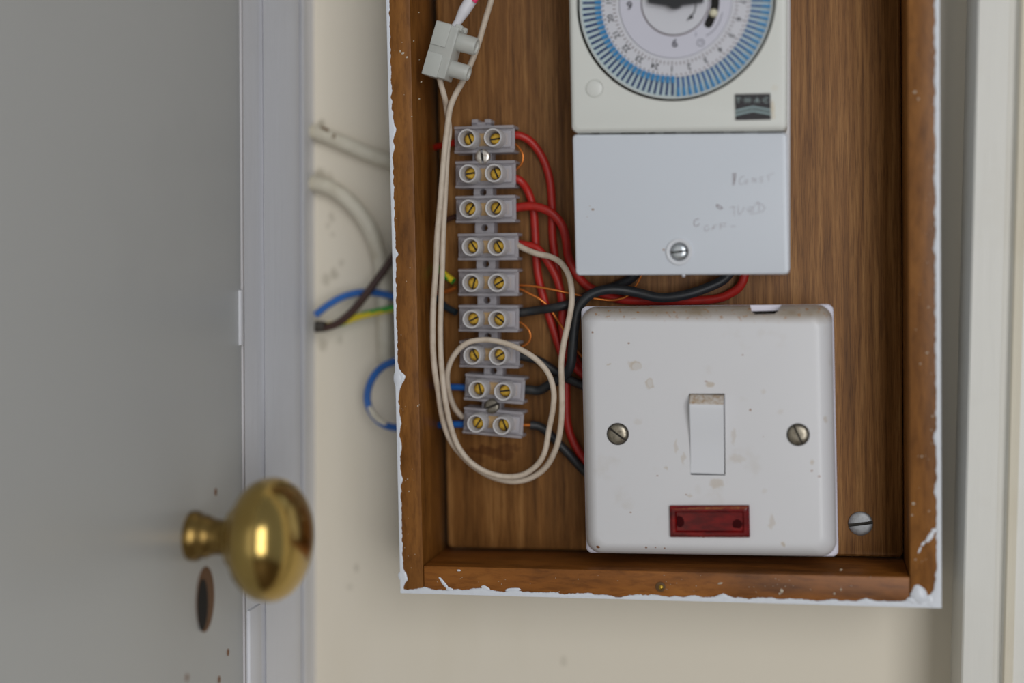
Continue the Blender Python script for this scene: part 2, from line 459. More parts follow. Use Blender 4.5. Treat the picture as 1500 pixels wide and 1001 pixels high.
# ------------------------------------------------------------------ wooden box
pBL, pBR = P(587, 869, Y_FRONT), P(1379, 891, Y_FRONT)
ANG = math.atan2((pBR-pBL).z, (pBR-pBL).x)
box = root('wooden_box', pBL, ANG, 'shallow open brown wooden box on the cream wall with rough white painted edges', 'box')
BW = (pBR-pBL).length
BH = 0.262
D = Y_BOARD - Y_FRONT            # depth of the box
lx = L(box, 616.5, 700, Y_FRONT).x; rx = L(box, 1332.5, 700, Y_FRONT).x; bz = L(box, 960, 837.5, Y_FRONT).z
DB = 0.0345
COATT = 0.0006
obj('side_panel', box_bm((COATT, 0, COATT), (lx, D+0.014, BH), 0.0003), M_RAILV, box)
obj('side_panel', box_bm((rx, 0, COATT), (BW-COATT, D+0.014, BH), 0.0003), M_RAILV, box)
obj('bottom_panel', box_bm((lx+0.0002, 0.0002, COATT), (rx-0.0002, D+0.014, bz), 0.0003), M_RAILH, box)
obj('top_panel', box_bm((lx+0.0002, 0.0002, BH-0.010), (rx-0.0002, D+0.014, BH), 0.0003), M_RAILH, box)
# back board with thin dark gap round it
bl = L(box, 653.5, 700, Y_BOARD).x; bb = L(box, 900, 808, Y_BOARD).z; br = L(box, 1322.5, 700, Y_BOARD).x
bm = bmesh.new()
add_rr(bm, [(bl, BH-0.011), (br, BH-0.011), (br, bb), (bl, bb)], [(D+0.006, 0, .002), (D+0.0008, 0, .002), (D, 0.0008, .002)], 5)
# wood stain spots (under the strip) are part of the veneer
board = obj('back_board', bm, M_BOARD, box, label='walnut veneered board screwed in the back of the box')
obj('mounting_batten', box_bm((0.06, D+0.006, 0.02), (0.09, Y_WALL-Y_FRONT-0.0002, BH-0.02)), M_RAILV, box)
obj('mounting_batten', box_bm((0.15, D+0.006, 0.02), (0.175, Y_WALL-Y_FRONT-0.0002, BH-0.02)), M_RAILV, box)
def bspot(u, v, a, b, st): q = L(box, u, v, Y_BOARD); return (q.x, q.z, a*0.00025, b*0.00025, st)
add_stain(M_BOARD, lambda k: k.blotch([bspot(712, 660, 36, 9, .7), bspot(735, 668, 24, 9, .6), bspot(700, 672, 16, 8, .4), bspot(745, 657, 24, 7, .5)], 0.8, 0.0025, 350), S(150, 120, 96))
# white paint coat : outer sides + ragged front edge
def ragged(length, f):
    n = int(length/0.0004); return [(i/n*length, f(i/n*length)) for i in range(n+1)]
def nz(t, s, seed): return noise.noise(Vector((t*s, seed, 0.3)))
def bumpf(t, c, w, h): return h*math.exp(-((t-c)/w)**2)
MMPX = 0.00024
def vz(u, v): return L(box, u, v, Y_FRONT).z
def vx(u, v): return L(box, u, v, Y_FRONT).x
def paint_strip(name, pts_in, pts_out, side):
    """front face strip between two polylines (x,z), 0.25 mm thick, plus the coat on the outer side"""
    bm = bmesh.new(); yf = -0.00035
    rows = []
    for (a, b) in zip(pts_in, pts_out):
        m1 = (a[0]*0.65+b[0]*0.35, a[1]*0.65+b[1]*0.35)
        row = [bm.verts.new((a[0], 0.0001, a[1])), bm.verts.new((a[0]*.9+b[0]*.1, yf*.7, a[1]*.9+b[1]*.1)), bm.verts.new((m1[0], yf, m1[1])), bm.verts.new((b[0], yf*0.6, b[1])),
               bm.verts.new((b[0], D+0.014, b[1])), bm.verts.new((b[0]+side[0]*COATT*1.02, D+0.014, b[1]+side[1]*COATT*1.02)), bm.verts.new((b[0]+side[0]*COATT*1.02, 0.0001, b[1]+side[1]*COATT*1.02))]
        rows.append(row)
    for r, s in zip(rows[:-1], rows[1:]):
        for k in range(7):
            bm.faces.new((r[k], s[k], s[(k+1) % 7], r[(k+1) % 7]))
    bm.faces.new(rows[0]); bm.faces.new(rows[-1])
    return obj(name, bm, M_WHITEPAINT, box, 50)
zb = lambda v: vz(578, v)
def fl(z):
    w = 0.0011 + 0.0005*nz(z, 500, 1) + 0.00022*nz(z, 1500, 2)
    for v, wd, h in ((190, .0028, .0014), (165, .0012, .0006), (215, .0015, .0005), (372, .0012, .0010), (552, .0020, .0022), (560, .0026, .0010), (618, .002, .0008), (655, .003, .0006), (845, .0022, .0016), (700, .002, .0004)):
        w += bumpf(z, zb(v), wd, h)
    return max(w, 0.0007)
zs = ragged(BH, fl)
paint_strip('paint_coat', [(w, z) for z, w in zs], [(0, z) for z, w in zs], (1, 0))
zr = lambda v: vz(1376, v)
def fr(z):
    w = 0.0017 + 0.0005*nz(z, 400, 5) + 0.0002*nz(z, 1400, 6)
    for v, wd, h in ((20, .003, -.0003), (260, .002, .0006), (360, .002, .0005), (720, .002, .0006), (860, .003, .0006), (640, .002, .0008), (882, .003, .0030)):
        w += bumpf(z, zr(v), wd, h)
    return max(w, 0.0007)
zs = ragged(BH, fr)
paint_strip('paint_coat', [(BW-w, z) for z, w in zs], [(BW, z) for z, w in zs], (-1, 0))
def fb(x):
    w = 0.0016 + 0.0006*nz(x, 260, 9) + 0.00028*nz(x, 1300, 8)
    for u, wd, h in ((622, .002, .0006), (700, .004, .0008), (1060, .0022, .0012), (1270, .003, .0008), (1340, .0030, .0012), (1350, .002, .0030), (905, .002, -.0008), (760, .003, .0006)):
        w += bumpf(x, vx(u, 880), wd, h)
    return max(w, 0.0006)
xs = ragged(BW, fb)
paint_strip('paint_coat', [(x, w) for x, w in xs], [(x, 0) for x, w in xs], (0, 1))
# thick paint drips and spatters on the frame front
def blob(bm, x, z, rx_, rz_, h, ang=0.0, seed=0, y=0.0):
    n = 18; c = bm.verts.new((x, y-h, z)); r1 = []; r2 = []
    for k in range(n):
        a = 2*math.pi*k/n; w = 1+0.25*noise.noise(Vector((math.cos(a)*1.7, math.sin(a)*1.7, seed*1.37)))
        dx, dz = rx_*w*math.cos(a), rz_*w*math.sin(a)
        qx, qz = dx*math.cos(ang)-dz*math.sin(ang), dx*math.sin(ang)+dz*math.cos(ang)
        r1.append(bm.verts.new((x+qx*.7, y-h*0.8, z+qz*.7))); r2.append(bm.verts.new((x+qx, y+0.0001, z+qz)))
    for k in range(n):
        k2 = (k+1) % n
        bm.faces.new((c, r1[k], r1[k2])); bm.faces.new((r1[k], r2[k], r2[k2], r1[k2]))
    bm.faces.new(r2)
bm = bmesh.new()
for i, (u, v, a, b, h, an) in enumerate(((1347, 872, 12, 14, .0009, 0.3), (1336, 880, 8, 5, .0005, 0), (1362, 880, 7, 9, .0004, 0), (583, 556, 7, 15, .0004, 0), (587.5, 844, 5, 6, .0003, 0),
        (1362, 787, 10, 4, .0002, 1.0), (1352, 797, 5, 2, .0001, 0.9), (1347, 806, 6, 1.6, .0001, 1.2), (1368, 778, 4, 4, .0002, 0.2),
        (650, 855, 11, 2.5, .0001, -0.9), (659, 864, 6, 3, .0001, -.3), (711, 862, 7, 3, .0001, -.4), (752, 864, 12, 2.5, .0001, 0.1), (672, 836, 3, 1.5, .0001, 0))):
    q = L(box, u, v, Y_FRONT); blob(bm, q.x, q.z, a*MMPX, b*MMPX, h, an, i)
obj('paint_drip', bm, M_WHITEPAINT, box, 60, kind='stuff', label='thick white paint drips and smears on the frame')
bm = bmesh.new()
sp = [(1055, 855, 3.5, 1.2), (1145, 866, 2.2, 3), (1142, 870, 1.5, 1.5), (1232, 864, 1.4, 1.4), (1222, 870, 1.5, 1.5), (1350, 669, 1.8, 1.4), (1361, 749, 1.6, 1.2), (1336, 755, 1.8, 1.2), (1338, 738, 2.4, 2.4),
      (1358, 517, 2.0, 1.6), (1348, 533, 1.6, 1.2), (1345, 145, 1.6, 1.6), (1340, 135, 2.4, 2), (1366, 610, 1.5, 1.5), (1364, 630, 1.5, 1), (1360, 450, 1.6, 1), (597, 702, 1.6, .8), (599, 720, 1.2, 1.2),
      (612, 595, 1.4, 1.6), (590, 78, 3, 2), (596, 84, 2.4, 1.6), (586, 75, 1.5, 2), (603, 171, 1.2, .8), (617, 120, 1.4, 1), (614, 145, 1.2, 1), (606, 60, 1.0, 1), (1232, 835, 2, 1), (1341, 820, 1.6, 1)]
for i in range(60):
    sp.append((random.choice([random.uniform(576, 616), random.uniform(1338, 1372)]), random.uniform(0, 860), random.uniform(.4, .9), random.uniform(.4, .9)))
for i in range(40):
    sp.append((random.uniform(640, 1320), random.uniform(843, 868), random.uniform(.4, .9), random.uniform(.4, .8)))
for i, (u, v, a, b) in enumerate(sp):
    q = L(box, u, v, Y_FRONT); blob(bm, q.x, q.z, a*MMPX, b*MMPX, 0.00008, 0.2, i+30)
obj('paint_spatter', bm, plain('old_paint_specks', S(190, 178, 158), 0.5), box, 60, kind='stuff')
# screws of the box
def screw_bm(c, r, dome, slot_ang, slot_w=0.14, slot_d=0.35, n=32, rim=0.25):
    """slotted head facing -y, centre c on the surface ; geometry: dome built from a slot-cut disc"""
    bm = bmesh.new(); c = Vector(c)
    prof_ = []
    K = 7
    for k in range(K+1):
        a = math.pi/2*k/K
        prof_.append((dome*math.sin(a)+rim*r*0.35, r*math.cos(a)**0.6 if k < K else 0))
    prof_ = [(-0.0012, r)] + prof_
    add_lathe(bm, prof_, c, (0, -1, 0), n)
    me = bm_to_me(bm)
    cb = bmesh.new(); w = r*slot_w
    top = dome + rim*r*0.35
    add_box(cb, (-r*1.3, -top-0.001, -w), (r*1.3, -top+min(max(r*slot_d, 0.0004), top*0.8), w))
    cb.transform(Matrix.Translation(c) @ Matrix.Rotation(slot_ang, 4, 'Y'))
    out = boolean(me, [cb]); inv = (Matrix.Translation(c) @ Matrix.Rotation(slot_ang, 4, 'Y')).inverted()
    SLOTF[out.name] = [p.index for p in out.polygons if abs((inv @ p.center).z) <= w*1.02 and (inv @ p.center).y > -top+0.00008 and p.center.y < c.y-0.0 and ((inv @ p.center).x**2+(inv @ p.center).z**2)**.5 < r*0.985]
    return out
SLOTF = {}
def two_mats(me, mat):
    ids = SLOTF.get(me.name, []); me.materials.clear(); me.materials.append(mat); me.materials.append(M_SLOT)
    for i in ids: me.polygons[i].material_index = 1
def put_screw(name, parent, c, r, dome, ang, mat, label=None, ring=None, **kw):
    me = screw_bm(c, r, dome, ang, **kw)
    two_mats(me, mat)
    o = obj(name, me, None, parent, label=label)
    return o
q = L(box, 1260.5, 767, Y_BOARD)
put_screw('screw', box, (q.x, D, q.z), 0.0043, 0.0009, -0.14, M_ZINC, 'dull grey slotted screw head in the board', slot_w=0.13)
bm = bmesh.new(); q = L(box, 967.5, 860, Y_FRONT)
add_lathe(bm, [(-0.0005, .0017), (0.0002, .0017), (0.0003, .0013), (.0003, 0)], (q.x, 0, q.z), (0, -1, 0), 18)
sk = obj('screw', bm, plain('brass_hole_rim', S(92, 62, 24), 0.6), box, label='small brass screw sunk in the bottom rail')
bm = bmesh.new(); add_lathe(bm, [(0.0, .0009), (.0005, .0008), (.0008, .0004), (.0009, 0)], (q.x+.0002, 0, q.z-.0001), (0, -1, 0), 14)
obj('screw_head', bm, M_BRASSD, sk)

# ------------------------------------------------------------------ light switch
YP, YPF = 0.496, 0.4865
pO = P(858, 811, YP); pR = P(1228, 816, YP)
sw = root('light_switch', (pO.x, Y_BOARD, pO.z), 0.0, 'square off-white switch with a single rocker and red indicator on the board', 'light switch')
def C4(rt, pts, Y): return [(lambda q: (q.x, q.z))(L(rt, u, v, Y)) for u, v in pts]
cP = C4(sw, [(850.5, 448.8), (1221, 445.4), (1228.5, 816.5), (858, 811)], YP)
bm = bmesh.new()
add_rr(bm, cP, [(-0.0002, 0.0012, .002), (YP-Y_BOARD+0.0006, 0.0001, .0022), (YP-Y_BOARD, 0.0006, .0022)], 6)
me_pat = bm_to_me(bm)
cbx = bmesh.new(); add_rr(cbx, cP, [(-0.004, 0.0035, .002), (YP-Y_BOARD-0.003, 0.0035, .002)], 4)
me_pat = boolean(me_pat, [cbx]); me_pat.materials.clear(); me_pat.materials.append(plain('white_moulded_plastic', S(226, 224, 236), 0.35))
obj('back_box', me_pat, None, sw, label='bright white surface back box behind the faceplate')
yb = YP-Y_BOARD; yf = YPF-Y_BOARD
cPl = C4(sw, [(851.5, 448.2), (1220, 444.8), (1227, 815), (859.5, 809.5)], YP)
bm = bmesh.new()
add_rr(bm, cPl, [(yb-0.0002, 0.0003, .0052), (yb-0.003, 0.0005, .0052), (yb-0.0052, 0.0011, .0052), (yb-0.0070, 0.0021, .0050), (yb-0.0084, 0.0034, .0046), (yb-0.0092, 0.0045, .004), (yf, 0.0056, .0036)], 10)
me_pl = bm_to_me(bm)
# cutters : rocker opening, cable notch
rk = C4(sw, [(1009, 577), (1061.5, 577), (1062.5, 696.8), (1011.5, 696.2)], YPF)
c_r = bmesh.new(); add_rr(c_r, rk, [(yf+0.006, 0, .0003), (yf-0.003, 0, .0003)], 3)
n0 = [L(sw, u, v, 0.491) for u, v in ((1097, 440), (1147, 440), (1144, 449), (1140, 456), (1134, 460), (1106, 461), (1101, 457), (1099, 449))]
c_n = bmesh.new(); add_prism(c_n, [(p.x, p.z) for p in n0], yb-0.02, yb+0.001)
me_pl = boolean(me_pl, [c_r, c_n])
# faceplate material with its stains
k = NT('aged_white_switch_plastic')
def swspot(u, v, rx_, rz_, st):
    q = L(sw, u, v, YPF); return (q.x, q.z, rx_*MMPX*0.97, rz_*MMPX*0.97, st)
spots = [swspot(*a) for a in ((930, 536, 12, 9, .55), (952, 562, 7, 10, .55), (1040, 563, 8, 4, .5), (1024, 461, 3, 3, .5), (990, 655, 3, 13, .28), (1001, 672, 4, 12, .3), (1074, 640, 4, 14, .25), (1050, 708, 13, 9, .35),
         (1080, 672, 14, 8, .2), (976, 686, 4, 4, .35), (1130, 765, 5, 14, .3), (1148, 798, 3, 5, .5), (1190, 677, 3, 4, .4), (892, 534, 4, 2, .4), (1209, 615, 4, 7, .4), (935, 618, 8, 6, .15), (1010, 726, 5, 3, .3),
         (1118, 574, 4, 4, .2), (1144, 604, 6, 5, .15), (1120, 720, 4, 4, .15))]
dots = [swspot(*a) for a in ((875, 803, 3.5, 2.5, 1), (946, 803, 2.2, 2, .9), (960, 803, 1.4, 1.2, .8), (973, 804, 1.8, 1.5, .8), (1099, 601, 2, 2, .8), (1189, 690, 2, 1.5, .8), (1200, 698, 2, 1.5, .8), (868, 487, 1.8, 1.8, .8),
        (921, 503, 2, 1.5, .7), (1034, 559, 3, 1, .7), (924, 751, 2, 1.5, .6), (1005, 725, 2, 1.2, .6), (1088, 520, 1.5, 1.5, .5), (1030, 787, 2, 1.2, .8), (963, 697, 2, 1.4, .5), (1118, 640, 1, 1, .5))]
base = k.mix(k.blotch(spots, 0.8, 0.0012, 500), S(218, 217, 218), S(176, 152, 112))
# hollow out the two drip marks: paler inside
inn = k.blotch([swspot(932, 537, 8, 6, .9), swspot(952, 562, 4.5, 7, .9)], 0.5, 0.0008, 500)
base = k.mix(inn, base, S(210, 206, 202))
base = k.mix(k.blotch(dots, 0.5, 0.0002, 900), base, S(140, 84, 36))
# dust on the top roll : by height
sep = k.new('ShaderNodeSeparateXYZ'); k.link(k.tc.outputs['Object'], sep.inputs[0])
topz = L(sw, 1035, 449, YP).z; rollz = L(sw, 1035, 470, YPF).z
mr = k.new('ShaderNodeMapRange'); k.link(sep.outputs['Z'], mr.inputs[0]); mr.inputs[1].default_value = rollz-0.0008; mr.inputs[2].default_value = rollz+0.0025
mr.inputs[3].default_value = 0; mr.inputs[4].default_value = 1.0
dn = k.noise(sc=700, det=3); dn2 = k.noise(sc=110, det=3, loc=(2, 0, 1))
dust = k.math('MULTIPLY', mr.outputs[0], k.math('ADD', k.math('MULTIPLY', dn2, 0.8), 0.35))
base = k.mix(dust, base, S(150, 131, 104))
rust = k.math('MULTIPLY', mr.outputs[0], k.ramp(dn, [(0.61, (0, 0, 0, 1)), (0.66, (1, 1, 1, 1))]))
base = k.mix(rust, base, S(168, 112, 44))
gen = k.noise(sc=90, det=4, loc=(5, 5, 5))
base = k.mix(k.ramp(gen, [(0.6, (0, 0, 0, 1)), (0.8, (.22, .22, .22, 1))]), base, S(176, 158, 126))
k.col(base); k.set(Roughness=0.36)
me_pl.materials.clear(); me_pl.materials.append(k.m)
plate = obj('faceplate', me_pl, None, sw)
# dark floor in the rocker opening, the gap's shade put into its colour
bm = bmesh.new(); add_rr(bm, rk, [(yf+0.0062, -0.0004, .0003), (yf+0.0045, -0.0004, .0003)], 3); obj('rocker_well', bm, M_SLOT, sw)
nk = [L(sw, u, v, 0.4955) for u, v in ((1099, 447.0), (1144, 446.6), (1142, 455), (1101, 456))]
bm = bmesh.new(); add_prism(bm, [(p.x, p.z) for p in nk], yb-0.0022, yb+0.0014)
obj('knockout_tab', bm, plain('knockout_white_plastic', S(232, 228, 240), 0.4), sw)
nk = [L(sw, u, v, 0.4955) for u, v in ((1098, 453), (1146, 453), (1146, 463), (1098, 463))]
bm = bmesh.new(); add_prism(bm, [(p.x, p.z) for p in nk], yb-0.0003, yb+0.0016)
obj('cable_slot_shade', bm, M_SLOT, sw)  # dark block behind the tab, the notch's shade put into its colour
# rocker : side profile swept across x
rl = L(sw, 1010, 578, YPF); rr_ = L(sw, 1062, 696, YPF); rl2 = L(sw, 1013, 695, YPF)
x0 = L(sw, 1011.3, 636, YPF).x; x1 = L(sw, 1060.7, 636, YPF).x
zt = L(sw, 1035, 578.5, YPF).z; zb_ = L(sw, 1035, 695, YPF).z
pr = [(zt, yf+0.004), (zt, yf-0.0003), (zt-0.0002, yf-0.0010), (zt-0.0022, yf-0.0032), (zt-0.0029, yf-0.0036), (zt-0.0045, yf-0.0036), (zt-0.013, yf-0.0014), (zt-0.0195, yf-0.0004), (zb_+0.0004, yf+0.0003), (zb_, yf+0.0007), (zb_, yf+0.004)]
bm = bmesh.new()
a = [bm.verts.new((x0, y, z)) for z, y in pr]; b = [bm.verts.new((x1, y, z)) for z, y in pr]
bm.faces.new(a); bm.faces.new(b)
for i in range(len(pr)): bm.faces.new((a[i], b[i], b[(i+1) % len(pr)], a[(i+1) % len(pr)]))
for f in bm.faces: f.material_index = 0
bm.faces.ensure_lookup_table()
for f in bm.faces:
    c = f.calc_center_median()
    if c.z > zt-0.0026 and abs(c.x-(x0+x1)/2) < 0.001: f.material_index = 1
shear = Matrix.Identity(4)
zm = (zt+zb_)/2
for v in bm.verts: v.co.x += -(v.co.z-zm)*0.018
rocker_dust = NT('rocker_end_dust'); n = rocker_dust.noise(sc=900, det=3)
rocker_dust.col(rocker_dust.ramp(n, [(0.4, S(206, 198, 190)), (0.6, S(182, 164, 142)), (0.72, S(160, 116, 72))])); rocker_dust.set(Roughness=0.6)
es = [e for e in bm.edges if len(e.link_faces) == 2 and e.calc_face_angle(0) > 1.2]
bmesh.ops.bevel(bm, geom=es, offset=0.00018, segments=2, affect='EDGES')
obj('rocker', bm, [plain('white_rocker_plastic', S(222, 223, 226), 0.3), rocker_dust.m], sw)
# neon indicator
ln = C4(sw, [(981, 740), (1098, 739.5), (1099, 787), (982, 786.5)], YPF)
bm = bmesh.new()
add_rr(bm, ln, [(yf+0.001, 0, .0003), (yf-0.0012, 0.0001, .0003), (yf-0.0022, 0.0011, .0003), (yf-0.0022, 0.0019, .0002), (yf-0.0012, 0.0024, .0002)], 3)
k = NT('red_neon_lens'); n = k.noise(scale=(0.35, 1, 1), sc=420, det=4)
k.col(k.ramp(n, [(0.35, S(84, 6, 8)), (0.6, S(122, 12, 12)), (0.8, S(150, 30, 28))])); k.set(Roughness=0.18)
lens = obj('indicator_lens', bm, k.m, sw, label='red rectangular neon indicator lens')
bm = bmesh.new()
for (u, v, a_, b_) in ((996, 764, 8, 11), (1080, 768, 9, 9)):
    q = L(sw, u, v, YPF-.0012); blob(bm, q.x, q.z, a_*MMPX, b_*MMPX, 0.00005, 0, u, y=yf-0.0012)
obj('lens_dark_cup', bm, plain('dark_red_inside', S(58, 8, 10), 0.8, spec=0.1), lens)  # dark red shapes inside both ends of the lens
k = NT('lens_dust'); n = k.noise(sc=800, det=3); k.col(k.ramp(n, [(0.4, S(128, 44, 26)), (0.6, S(150, 84, 44)), (0.75, S(176, 130, 60))])); k.set(Roughness=0.7)
td = C4(sw, [(985, 742.5), (1094, 742.0), (1092, 746.5), (987, 747)], YPF-.0022)
bm = bmesh.new(); A = [Vector((p[0], 0, p[1])) for p in td]
q1 = [Vector((ln[0][0]+.0004, yf-.00125, ln[0][1]-.0002)), Vector((ln[1][0]-.0004, yf-.00125, ln[1][1]-.0002)), Vector((ln[1][0]-.0012, yf-.00227, ln[1][1]-.0011)), Vector((ln[0][0]+.0012, yf-.00227, ln[0][1]-.0011))]
q2 = [p + Vector((0, 0.00015, -0.0001)) for p in q1]
va = [bm.verts.new(p) for p in q1]; vb = [bm.verts.new(p) for p in q2]
bm.faces.new(va); bm.faces.new(vb)
for i in range(4): bm.faces.new((va[i], vb[i], vb[(i+1) % 4], va[(i+1) % 4]))
obj('dust_film', bm, k.m, lens)
for (u, v, an) in ((905, 636, 0.62), (1169, 637, 1.10)):
    q = L(sw, u, v, YPF)
    bm = bmesh.new(); add_lathe(bm, [(-.0005, .00385), (0.00012, .00385), (0.00012, .0030)], (q.x, yf, q.z), (0, -1, 0), 32)
    s_ = put_screw('screw', sw, (q.x, yf+0.0002, q.z), 0.0034, 0.0009, an, M_STEELD, slot_w=0.10)
    obj('countersink', bm, M_SLOT, s_)

# ------------------------------------------------------------------ time switch
YT = 0.482
pO = P(843, 403.5, YT)
ts = root('time_switch', (pO.x, Y_BOARD, pO.z), 0.0, 'white mechanical time switch with blue-pinned dial above the light switch', 'timer')
yt = YT-Y_BOARD
TOPV = -175
cc = C4(ts, [(838, 196.5), (1153.5, 194), (1156.5, 402), (843, 404)], YT)
bm = bmesh.new()
add_rr(bm, cc, [(-0.012, 0.0004, .0012), (yt+0.0012, 0.0, .0014), (yt+0.0003, 0.0003, .0014), (yt, 0.0010, .001)], 6)
k = NT('blue_white_cover_plastic')
def tspot(u, v, a, b, st): q = L(ts, u, v, YT); return (q.x, q.z, a*MMPX, b*MMPX, st)
dm = k.blotch([tspot(*a) for a in ((868, 307, 2.6, 1.5, .8), (864, 302, 1.2, .8, .5), (972, 366, 2, 2, .7), (860, 318, 1, 1, .4))], 0.6, 0.0002, 900)
ed = k.noise(scale=(1, 1, 1), sc=500, det=2)
k.col(k.mix(dm, S(214, 219, 226), S(150, 110, 74))); k.set(Roughness=0.38)
cover = obj('terminal_cover', bm, k.m, ts, label='plain bluish white lower cover of the time switch')
# base showing as a thin step at the right
cb4 = C4(ts, [(840, TOPV+4), (1159.5, TOPV+6), (1158.5, 399), (846, 400)], 0.500)
bm = bmesh.new(); add_rr(bm, cb4, [(-0.0001, 0.0003, .0012), (-0.014, 0.0003, .0012), (-0.015, 0.0006, .0012)], 5)
obj('base', bm, plain('white_base_plastic', S(216, 214, 214), 0.4), ts)
# body with circular recess
YB = 0.4795; yB = YB-Y_BOARD
bc = C4(ts, [(829.5, TOPV), (1155, TOPV+3), (1153.5, 191.5), (836.5, 194.5)], YB)
bm = bmesh.new()
add_rr(bm, bc, [(-0.012, 0.0003, .002), (yB+0.0018, 0.0, .0022), (yB+0.0007, 0.0003, .0022), (yB+0.0001, 0.0011, .002), (yB, 0.0016, .0018)], 8)
mb = bm_to_me(bm)
dc = L(ts, 988.5, 1.5, YB); RD = 1.008*(L(ts, 1134, 0, YB)-L(ts, 844, 0, YB)).length/2
cy = bmesh.new(); add_lathe(cy, [(-0.006, RD), (0.01, RD)], (dc.x, yB, dc.z), (0, -1, 0), 96)
plug = L(ts, 870.5, 130, YB)
cy2 = bmesh.new()
add_lathe(cy2, [(-0.0005, .00300), (0.002, .00300)], (plug.x, yB, plug.z), (0, -1, 0), 40)
mb = boolean(mb, [cy, cy2])
mb.materials.clear()
k = NT('cream_white_body_plastic')
gl = k.blotch([tspot(1132, 160, 3, 14, .5), tspot(1133, 172, 3, 5, .4), tspot(1135, 130, 6, 6, .15)], 0.8, .0003, 600)
k.col(k.mix(gl, S(220, 221, 214), S(206, 184, 140))); k.set(Roughness=0.36); mb.materials.append(k.m)
body = obj('dial_housing', mb, None, ts)
bm = bmesh.new(); add_lathe(bm, [(-0.0006, .00278), (-0.0001, .00278), (0.0, .0026), (0, 0)], (plug.x, yB, plug.z), (0, -1, 0), 36)
obj('blanking_plug', bm, k.m, ts)
M_DIAL = plain('dial_white_plastic', S(208, 208, 214), 0.35)
M_CLEAR = plain('dial_rim_plastic', S(196, 202, 200), 0.2)
M_INK = plain('black_dial_ink', S(34, 34, 38), 0.5)
M_INKR = plain('brown_dial_ink', S(92, 66, 62), 0.5)
M_TAP = plain('blue_tappet_plastic', S(46, 128, 184), 0.35)
M_TAPD = plain('dark_blue_tappet_shaft', S(22, 52, 104), 0.4)
M_TAPM = plain('mid_blue_tappet_shaft', S(26, 84, 150), 0.4)
M_CYAN = plain('pale_cyan_ring_plastic', S(186, 204, 206), 0.3)
def ringm(bm, r0_, r1_, y_front, y_back, n=96):
    add_lathe(bm, [(-y_back, r0_), (-y_front, r0_), (-y_front, r1_), (-y_back, r1_), (-y_back, r0_)], (dc.x, 0, dc.z), (0, -1, 0), n, cap=False)
px = RD/146.2
bm = bmesh.new(); add_lathe(bm, [(-yB-0.0055, RD*0.999), (-yB-0.0045, RD*0.999)], (dc.x, 0, dc.z), (0, -1, 0), 96)
obj('dial_well', bm, plain('well_brown_black', S(62, 50, 34), 0.5), ts)
# rotating dial ring
bm = bmesh.new(); ringm(bm, 139*px, 142*px, yB+0.0006, yB+0.004)
dial = obj('dial_ring', bm, M_CLEAR, ts, label='rotating dial ring with a pale rim, hour scale and blue switching pins')
bm = bmesh.new(); ringm(bm, 108*px, 139.2*px, yB+0.0014, yB+0.004); obj('pin_track', bm, M_CYAN, dial)
bm = bmesh.new(); ringm(bm, 83*px, 111*px, yB+0.0009, yB+0.004); obj('hour_scale', bm, M_DIAL, dial)
def rad_box(bm, ang, ra, rb, wa, wb, y0, y1):
    """radial trapezoid; ang measured in image sense (0=right, 90=up)"""
    c, s_ = math.cos(ang), math.sin(ang)
    pts = []
    for (r, w) in ((ra, -wa), (rb, -wb), (rb, wb), (ra, wa)):
        pts.append((dc.x + c*r - s_*w, dc.z + s_*r + c*w))
    add_prism(bm, pts, y0, y1)
NT_ = 96
pin_me = {}
for i in range(NT_):
    ang = math.radians(-90 + (i+0.5)*360/NT_ + 1.0)
    deg = math.degrees(ang)
    out = (-88.5 < deg < 4)        # pushed-out pins show pale heads
    bm = bmesh.new()
    rad_box(bm, ang, 110*px, 138.3*px if out else 137*px, 1.5*px, 1.6*px, yB+0.0009, yB+0.003)
    tp = obj('tappet', bm, M_TAPD if not out else M_TAPM, dial)
    bm = bmesh.new()
    if out:
        rad_box(bm, ang, 126*px, 139*px, 1.4*px, 2.3*px, yB+0.0005, yB+0.003)
    else:
        rad_box(bm, ang, 109*px, 119*px, 2.6*px, 2.1*px, yB+0.0005, yB+0.003)
    obj('tappet_head', bm, M_TAP, tp)
# scale ticks and hour numbers
bm = bmesh.new()
for i in range(96):
    ang = math.radians(-92 + i*3.75); major = i % 4 == 0
    rad_box(bm, ang, (88 if not major else 87)*px, 92.5*px, 0.55*px, 0.55*px, yB+0.00082, yB+0.001)
    rad_box(bm, ang, (105.5 if not major else 104.5)*px, 108*px, 0.75*px, 0.75*px, yB+0.00082, yB+0.001)
obj('scale_tick', bm, M_INKR, dial, kind='stuff')
tx = []
for h in range(1, 25):
    deg = -92 + (h-1)*15; a = math.radians(deg)
    r = 97.5*px
    rot = -(math.radians(deg) - math.pi/2)
    tx.append(text_obj('t', str(h), 12*px, None, (dc.x + r*math.cos(a), yB+0.00082, dc.z + r*math.sin(a)), rot, M_INK, bold=0.00003))
join_me(tx, 'hour_number', M_INK, dial)
